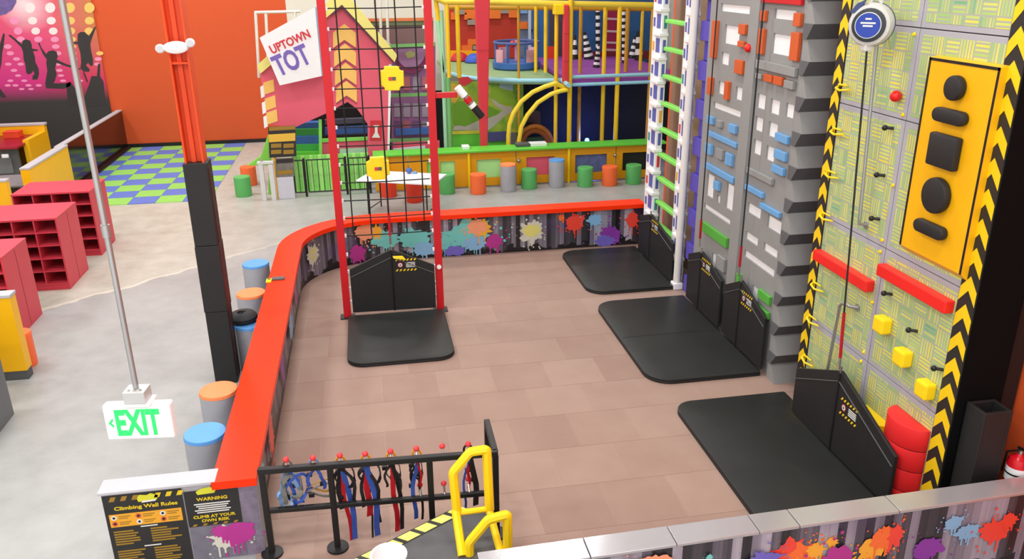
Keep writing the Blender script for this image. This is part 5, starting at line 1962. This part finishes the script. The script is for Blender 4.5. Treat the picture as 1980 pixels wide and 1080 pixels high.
def vpost(xpx, yt, yb, Y, r=.04, m=YPAD, nm='post', ybot=None):
    a, b = PY(xpx, yt, Y), PY(xpx, yb, Y)
    X = (a.x + b.x) / 2
    MB().tube([(X, Y, b.z if ybot is None else ybot), (X, Y, a.z)], r, 10).build(nm, m, sp, smooth=True)
    return X


for xpx, yt, yb, Y, r, m in ((866, 2, 150, FY, .045, YPAD), (886, 10, 150, FY + .5, .05, YPAD), (1003, 10, 285, FY + .3, .03, YPAD2), (1075, 10, 285, FY, .045, YPAD), (1102, -5, 290, FY - .1, .055, YPAD),
                             (1121, 10, 275, FY + 1.2, .045, YPAD2), (1167, 10, 280, FY + .2, .05, YPAD), (1194, 10, 280, FY, .055, YPAD), (1212, 10, 150, FY + 1.2, .05, YPAD2), (1240, 10, 150, FY + 1.4, .04, YPAD),
                             (1257, 5, 280, FY, .05, YPAD2), (1036, 10, 140, FY + 1.3, .04, YPAD), (1055, 10, 140, FY + 1.1, .045, YPAD)):
    vpost(xpx, yt, yb, Y, r, m)
X = vpost(869, 150, 290, FY, .05, MATS['bar_green'], 'green_post')
X = vpost(858, 20, 290, FY + .1, .05, M_('post_pale_green', (160, 212, 170), .5), 'pale_post')
MB().tube([PY(x, y, FY) for x, y in ((830, -10), (858, 3), (1262, 10))], .065, 12).build('top_beam', M_('beam_yellow', (240, 210, 70), .45), sp, smooth=True)
MB().tube([PY(x, y, FY + 1.4) for x, y in ((862, 14), (1262, 18))], .05, 10).build('top_beam', YPAD2, sp, smooth=True)
MB().tube([PY(840, -20, FY + .1), PY(848, 40, FY + .1)], .05, 10).build('brace', YPAD, sp, smooth=True)
MB().tube([PY(846, 40, FY + .1), PY(858, 140, FY + .1), PY(860, 200, FY + .1)], .05, 10).build('brace', MATS['post_pale_green'], sp, smooth=True)
p = PY(1080, 18, FY - .1)
box('joint_block', (p.x - .11, p.x + .11, FY - .2, FY + .05, p.z - .11, p.z + .11), YELB, sp, .02)
# left deck: green floor with rounded light-blue rim
rim = [PZ(x, y, DZ) for x, y in ((865, 138), (873, 143), (890, 148), (920, 152), (960, 154), (1000, 156), (1045, 156), (1086, 155))]
deck = [(p.x, p.y, DZ) for p in rim] + [(rim[-1].x, 24.35, DZ), (rim[0].x, 24.35, DZ)]
MB().prism(deck, (0, 0, -.08)).build('deck', DECKG, sp)
MB().tube(rim, .055, 10).build('deck_rim', LBLU, sp, smooth=True)
MB().tube([rim[-1], PZ(1100, 165, DZ - .05)], .055, 10).build('deck_rim', LBLU, sp, smooth=True)
# right deck: purple floor with two light-blue rails
xr0, xr1 = PY(1104, 150, FY).x, PY(1262, 150, FY).x
box('deck', (xr0, xr1 + .9, FY, 24.35, DZ - .06, DZ + .02), DECKP, sp)
for ya, yb in ((149, 143), (164, 158)):
    MB().tube([PY(1100, ya, FY - .04), PY(1266, yb, FY - .04)], .04, 10).build('rail', LBLU, sp, smooth=True)
# upper back walls with block relief
UY = 24.2
slabY('brick_wall', [(868, 0), (1004, 0), (1004, 112), (868, 112)], UY, .08, BRICK, sp)
for (x, y, w_, h_, m) in ((878, 14, 24, 14, BLOCKG), (898, 16, 26, 22, BLOCKO), (920, 18, 22, 20, BLOCKG), (946, 14, 22, 22, BLOCKO), (968, 14, 16, 12, BLOCKG), (984, 14, 20, 20, BLOCKO), (872, 24, 12, 14, BLOCKO), (904, 36, 18, 12, BLOCKG), (905, 76, 22, 12, BLOCKO), (893, 88, 20, 10, BLOCKO), (914, 86, 16, 10, BLOCKG)):
    slabY('wall_block', [(x, y), (x + w_, y), (x + w_, y + h_), (x, y + h_)], UY - .08, .08, m, sp)
slabY('yellow_skirt', [(868, 98), (930, 98), (930, 112), (868, 112)], UY - .1, .08, YELP, sp)
slabY('grey_wall', [(1004, 0), (1030, 0), (1030, 112), (1004, 112)], UY, .08, M_('wall_slate', (104, 116, 140), .6), sp)
for (x, y, w_, h_, m) in ((1006, 14, 14, 12, STRL), (1006, 42, 14, 14, BLOCKO)):
    slabY('wall_block', [(x, y), (x + w_, y), (x + w_, y + h_), (x, y + h_)], UY - .08, .08, m, sp)
slabY('white_pole', [(1022, 14), (1027, 14), (1027, 96), (1022, 96)], UY - .3, .06, M_('pole_pale', (176, 196, 220), .5), sp)
slabY('blue_wall', [(1027, 0), (1062, 0), (1062, 112), (1027, 112)], UY, .08, M_('wall_blue', (48, 104, 160), .6), sp)
slabY('dark_wall', [(1062, 0), (1104, 0), (1104, 130), (1062, 130)], UY, .08, M_('wall_plum', (74, 62, 74), .6), sp)
slabY('blue_wall', [(1104, 0), (1290, 0), (1290, 125), (1104, 125)], UY + .1, .08, M_('wall_deep_blue', (44, 92, 146), .6, var=.3, scale=2), sp)
slabY('crimson_panel', [(1170, 10), (1196, 10), (1196, 115), (1170, 115)], UY - .3, .1, M_('crimson', (150, 26, 70), .55), sp)
for yy in (34, 58, 80, 94):
    slabY('white_band', [(1171, yy), (1195, yy + 1), (1195, yy + 5), (1171, yy + 4)], UY - .32, .02, M_('band_pale', (206, 180, 190), .5), sp)
slabY('maroon_skirt', [(1122, 100), (1262, 98), (1262, 114), (1122, 116)], UY - .4, .08, M_('maroon', (120, 30, 44), .55), sp)
slabY('red_pad_block', [(1058, 90), (1072, 90), (1072, 114), (1058, 114)], UY - .5, .1, M_('pad_vermilion', (222, 62, 34), .5), sp)
slabY('green_pad_block', [(1105, 106), (1118, 106), (1118, 122), (1105, 122)], UY - .6, .1, M_('pad_green', (56, 116, 50), .5), sp)
# lower storey: garden print, dark room
LY = 19.75
slabY('garden_panel', [(872, 158), (1012, 158), (1012, 256), (872, 256)], LY, .05, GARDEN, sp)
slabY('path_print', [(948, 190), (962, 196), (975, 205), (990, 207), (990, 216), (975, 225), (955, 244), (945, 252), (875, 252), (878, 244), (930, 232), (960, 222), (972, 214), (958, 204)], LY - .004, .003, M_('path_grey', (176, 172, 160), .5), sp)
slabY('bush_print', [(948, 178), (958, 166), (975, 165), (990, 175), (1000, 200), (985, 204), (965, 200), (950, 188)], LY - .006, .003, M_('bush_green', (132, 172, 44), .5), sp)
slabY('bush_print', [(872, 205), (885, 196), (905, 196), (925, 210), (945, 204), (968, 216), (950, 226), (925, 232), (900, 244), (875, 240)], LY - .008, .003, M_('bush_green_dark', (104, 156, 40), .5), sp)
slabY('flower_print', [(886, 150), (905, 148), (915, 156), (900, 166), (888, 164)], LY - .008, .003, PRED, sp)
slabY('tree_print', [(872, 160), (885, 162), (892, 180), (880, 200), (872, 196)], LY - .010, .003, M_('tree_amber', (206, 170, 60), .5), sp)
slabY('house_print', [(966, 158), (992, 158), (992, 176), (966, 170)], LY - .010, .003, M_('house_pale', (150, 178, 196), .5), sp)
slabY('yellow_sill', [(872, 255), (930, 253), (930, 258), (872, 260)], FY + .4, .08, M_('sill_yellow', (198, 196, 60), .5), sp)
slabY('green_panel', [(872, 259), (985, 254), (985, 292), (872, 292)], FY + .42, .06, MGRN, sp)
slabY('navy_cushion', [(944, 256), (980, 254), (980, 272), (944, 274)], FY + .35, .06, M_('cushion_navy', (70, 74, 120), .5), sp)
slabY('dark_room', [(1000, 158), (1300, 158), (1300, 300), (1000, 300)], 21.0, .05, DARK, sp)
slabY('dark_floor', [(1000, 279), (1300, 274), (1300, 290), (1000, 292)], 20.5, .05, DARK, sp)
slabY('crash_print', [(1022, 210), (1044, 216), (1046, 240), (1020, 236)], 20.9, .02, M_('print_brown', (90, 66, 50), .6), sp)
# quarter arches of yellow padded tube
for pts in ([(983, 300), (983, 262), (985, 240), (993, 218), (1008, 196), (1030, 178), (1052, 168), (1074, 161)], [(1003, 300), (1003, 275), (1008, 245), (1020, 222), (1040, 198), (1065, 182), (1082, 176), (1098, 173)]):
    MB().tube([PY(x, y, FY - .25) for x, y in pts], .052, 12).build('arch_tube', M_('arch_yellow', (246, 214, 50), .4), sp, smooth=True)
MB().tube([PY(1074, 161, FY - .25), PY(1099, 173, FY - .12)], .052, 12).build('arch_tube', MATS['arch_yellow'], sp, smooth=True)
# orange tunnel mouth
for rr, ry, Y, m in ((32, 36, 20.0, M_('tunnel_orange', (186, 112, 30), .5)), (25, 27, 19.97, M_('tunnel_brown', (150, 82, 24), .5))):
    pts = [(1035 + rr * math.cos(math.radians(a)), 280 - ry * math.sin(math.radians(a))) for a in range(0, 181, 12)]
    MB().tube([PY(x, y, Y) for x, y in pts], .06, 8).build('tunnel_ring', m, sp, smooth=True)
slabY('tunnel_floor', [(1015, 266), (1055, 264), (1060, 282), (1012, 284)], 20.2, .05, M_('tunnel_green', (58, 96, 50), .5), sp)

# blue lamp in the dark room
p = PY(1135, 271, 20.2)
bl_ = thing('blue_lamp', 'small glowing blue lamp in the dark lower room', 'lamp', (p.x, p.y, p.z - .1))
MB().ball(p, .06, 12).build('globe', M_('blue_glow', (90, 140, 255), .3, emit=6.0), bl_, smooth=True)
MB().lathe([(.07, -.12), (.05, -.05)], p, 14).build('base', BLACK, bl_)
ld = bpy.data.lights.new('blue_lamp_light', 'POINT')
ld.energy = 60
ld.color = (.05, .1, 1)
ld.shadow_soft_size = .05
lo = bpy.data.objects.new('blue_lamp_light', ld)
lo.location = p + Vector((0, -.2, .1))
COL.objects.link(lo)

# red padded columns
for lab, top, bot, Y, in (('thick red padded column tapering down to the green counter', ((917, 948), -40), ((930, 943), 286), 18.42), ('slim red padded column above the yellow arches', ((1091, 1101), 10), ((1089, 1100), 172), FY - .2)):
    (xa, xb), yt = top
    (xc, xd_), yb2 = bot
    a, b, c, d = PY(xa, yt, Y), PY(xb, yt, Y), PY(xd_, yb2, Y), PY(xc, yb2, Y)
    if Y < 18.6:
        zb_ = .0
        dirL, dirR = (d - a) / (a.z - d.z), (c - b) / (b.z - c.z)
        c, d = c + dirR * (c.z - zb_), d + dirL * (d.z - zb_)
    t = thing('red_padded_column', lab, 'column', (d.x, Y, d.z))
    MB().prism([a, b, c, d], (0, .16, 0)).build('pad', PADR, t, bevel=.02)
    for f in (.33, .66):
        pL, pR = a + (d - a) * f, b + (c - b) * f
        MB().tube([pL + Vector((0, -.002, 0)), pR + Vector((0, -.002, 0))], .006, 6).build('pad_seam', M_('seam_red', (170, 40, 52), .5), t)

# carousel on the left deck
cc = PZ(999, 132, DZ)
ca = thing('toddler_carousel', 'round blue toddler carousel with pink seat panels on the green deck', 'carousel', (cc.x, cc.y, DZ))
RC_ = 45 / FPX * (cc - CAM).length
MB().lathe([(RC_ * .95, 0), (RC_, .03), (RC_, .16), (RC_ * .97, .18)], (cc.x, cc.y, DZ + .01), 32).build('base', PLAYB, ca, smooth=True)
for k_ in range(8):
    a0 = 2 * math.pi * k_ / 8 + .2
    if k_ % 2 == 0:
        pts = [(cc.x + RC_ * .93 * math.cos(a0 + t * .06), cc.y + RC_ * .93 * math.sin(a0 + t * .06)) for t in range(0, 10)] + [(cc.x + RC_ * .85 * math.cos(a0 + t * .06), cc.y + RC_ * .85 * math.sin(a0 + t * .06)) for t in range(9, -1, -1)]
        MB().prism([(x, y, DZ + .18) for x, y in pts], (0, 0, .32)).build('seat_panel', LPINK, ca)
    MB().tube([(cc.x + RC_ * .92 * math.cos(a0), cc.y + RC_ * .92 * math.sin(a0), DZ + .15), (cc.x + RC_ * .92 * math.cos(a0), cc.y + RC_ * .92 * math.sin(a0), DZ + .66)], .03, 8).build('upright', PLAYB, ca, smooth=True)
MB().tube([(cc.x + RC_ * .92 * math.cos(a), cc.y + RC_ * .92 * math.sin(a), DZ + .66) for a in [2 * math.pi * i / 32 for i in range(32)]], .035, 8, close=True).build('hand_rail', M_('rail_slate', (74, 92, 150), .5), ca, smooth=True)
MB().tube([(cc.x, cc.y, DZ + .1), (cc.x, cc.y, DZ + .7)], .05, 10).build('hub', M_('hub_pink', (206, 150, 190), .5), ca, smooth=True)
MB().ball((cc.x - .12, cc.y - .1, DZ + .62), .09, 12).build('hub_knob', MATS['knob_red'], ca, smooth=True)
for x, y, m, lab in ((889, 118, M_('dome_red', (200, 40, 52), .5), 'red soft dome on the green deck'), (917, 121, M_('dome_blue', (52, 90, 190), .5), 'blue soft dome half hidden by the thick red column')):
    p = PZ(x, y, DZ)
    t = thing('soft_dome', lab, 'soft play block', (p.x, p.y, DZ), 'soft domes')
    MB().lathe([(.26 * math.cos(math.radians(a)) + .001, .24 * math.sin(math.radians(a))) for a in range(0, 91, 15)], (p.x, p.y, DZ + .01), 18).build('dome', m, t, smooth=True)
    MB().lathe([(.27, 0), (.27, .02)], (p.x, p.y, DZ + .003), 18).build('rim', BLACK, t)

# zebra-striped soft posts and hanging zebra cones
def zebra_post(label, xpx, yt, yb, Y, r, n, tilt=0.0, cone=False):
    b = PZ(xpx, yb, DZ + .022)
    r *= b.y / Y
    a = PY(xpx + tilt, yt, b.y)
    t = thing('zebra_soft_post' if not cone else 'zebra_soft_cone', label, 'soft play post', b)
    for i in range(n):
        p0, p1 = b + (a - b) * (i / n), b + (a - b) * ((i + 1) / n)
        r0 = r * (1 - .75 * i / n) if cone else r
        r1 = r * (1 - .75 * (i + 1) / n) if cone else r
        MB().tube([p0, p1], r0, 12, r2=r1).build('stripe', WHITE if i % 2 else BLACK, t, smooth=True)
    return t


zebra_post('black and white striped post left of the crimson panel', 1156, 16, 112, 20.6, .055, 14)
zebra_post('black and white striped post right of the crimson panel', 1206, 16, 122, 20.4, .045, 17)
zebra_post('striped cone leaning on the blue wall above the purple deck', 1139, 62, 114, 20.5, .13, 9, -9, True)
zebra_post('striped cone at the foot of the left striped post', 1153, 84, 130, 20.2, .09, 9, 5, True)
zebra_post('striped cone at the right beside the white lattice tower', 1222, 70, 112, 20.5, .10, 7, 6, True)
zebra_post('white and black soft cone near the right end of the purple deck', 1236, 60, 116, 20.5, .12, 5, -3, True)
zebra_post('small pale striped cone behind the slim red column', 1111, 68, 114, 20.6, .09, 5, 1, True)

# ------------------------------------------------------------------ done
bpy.context.view_layer.update()
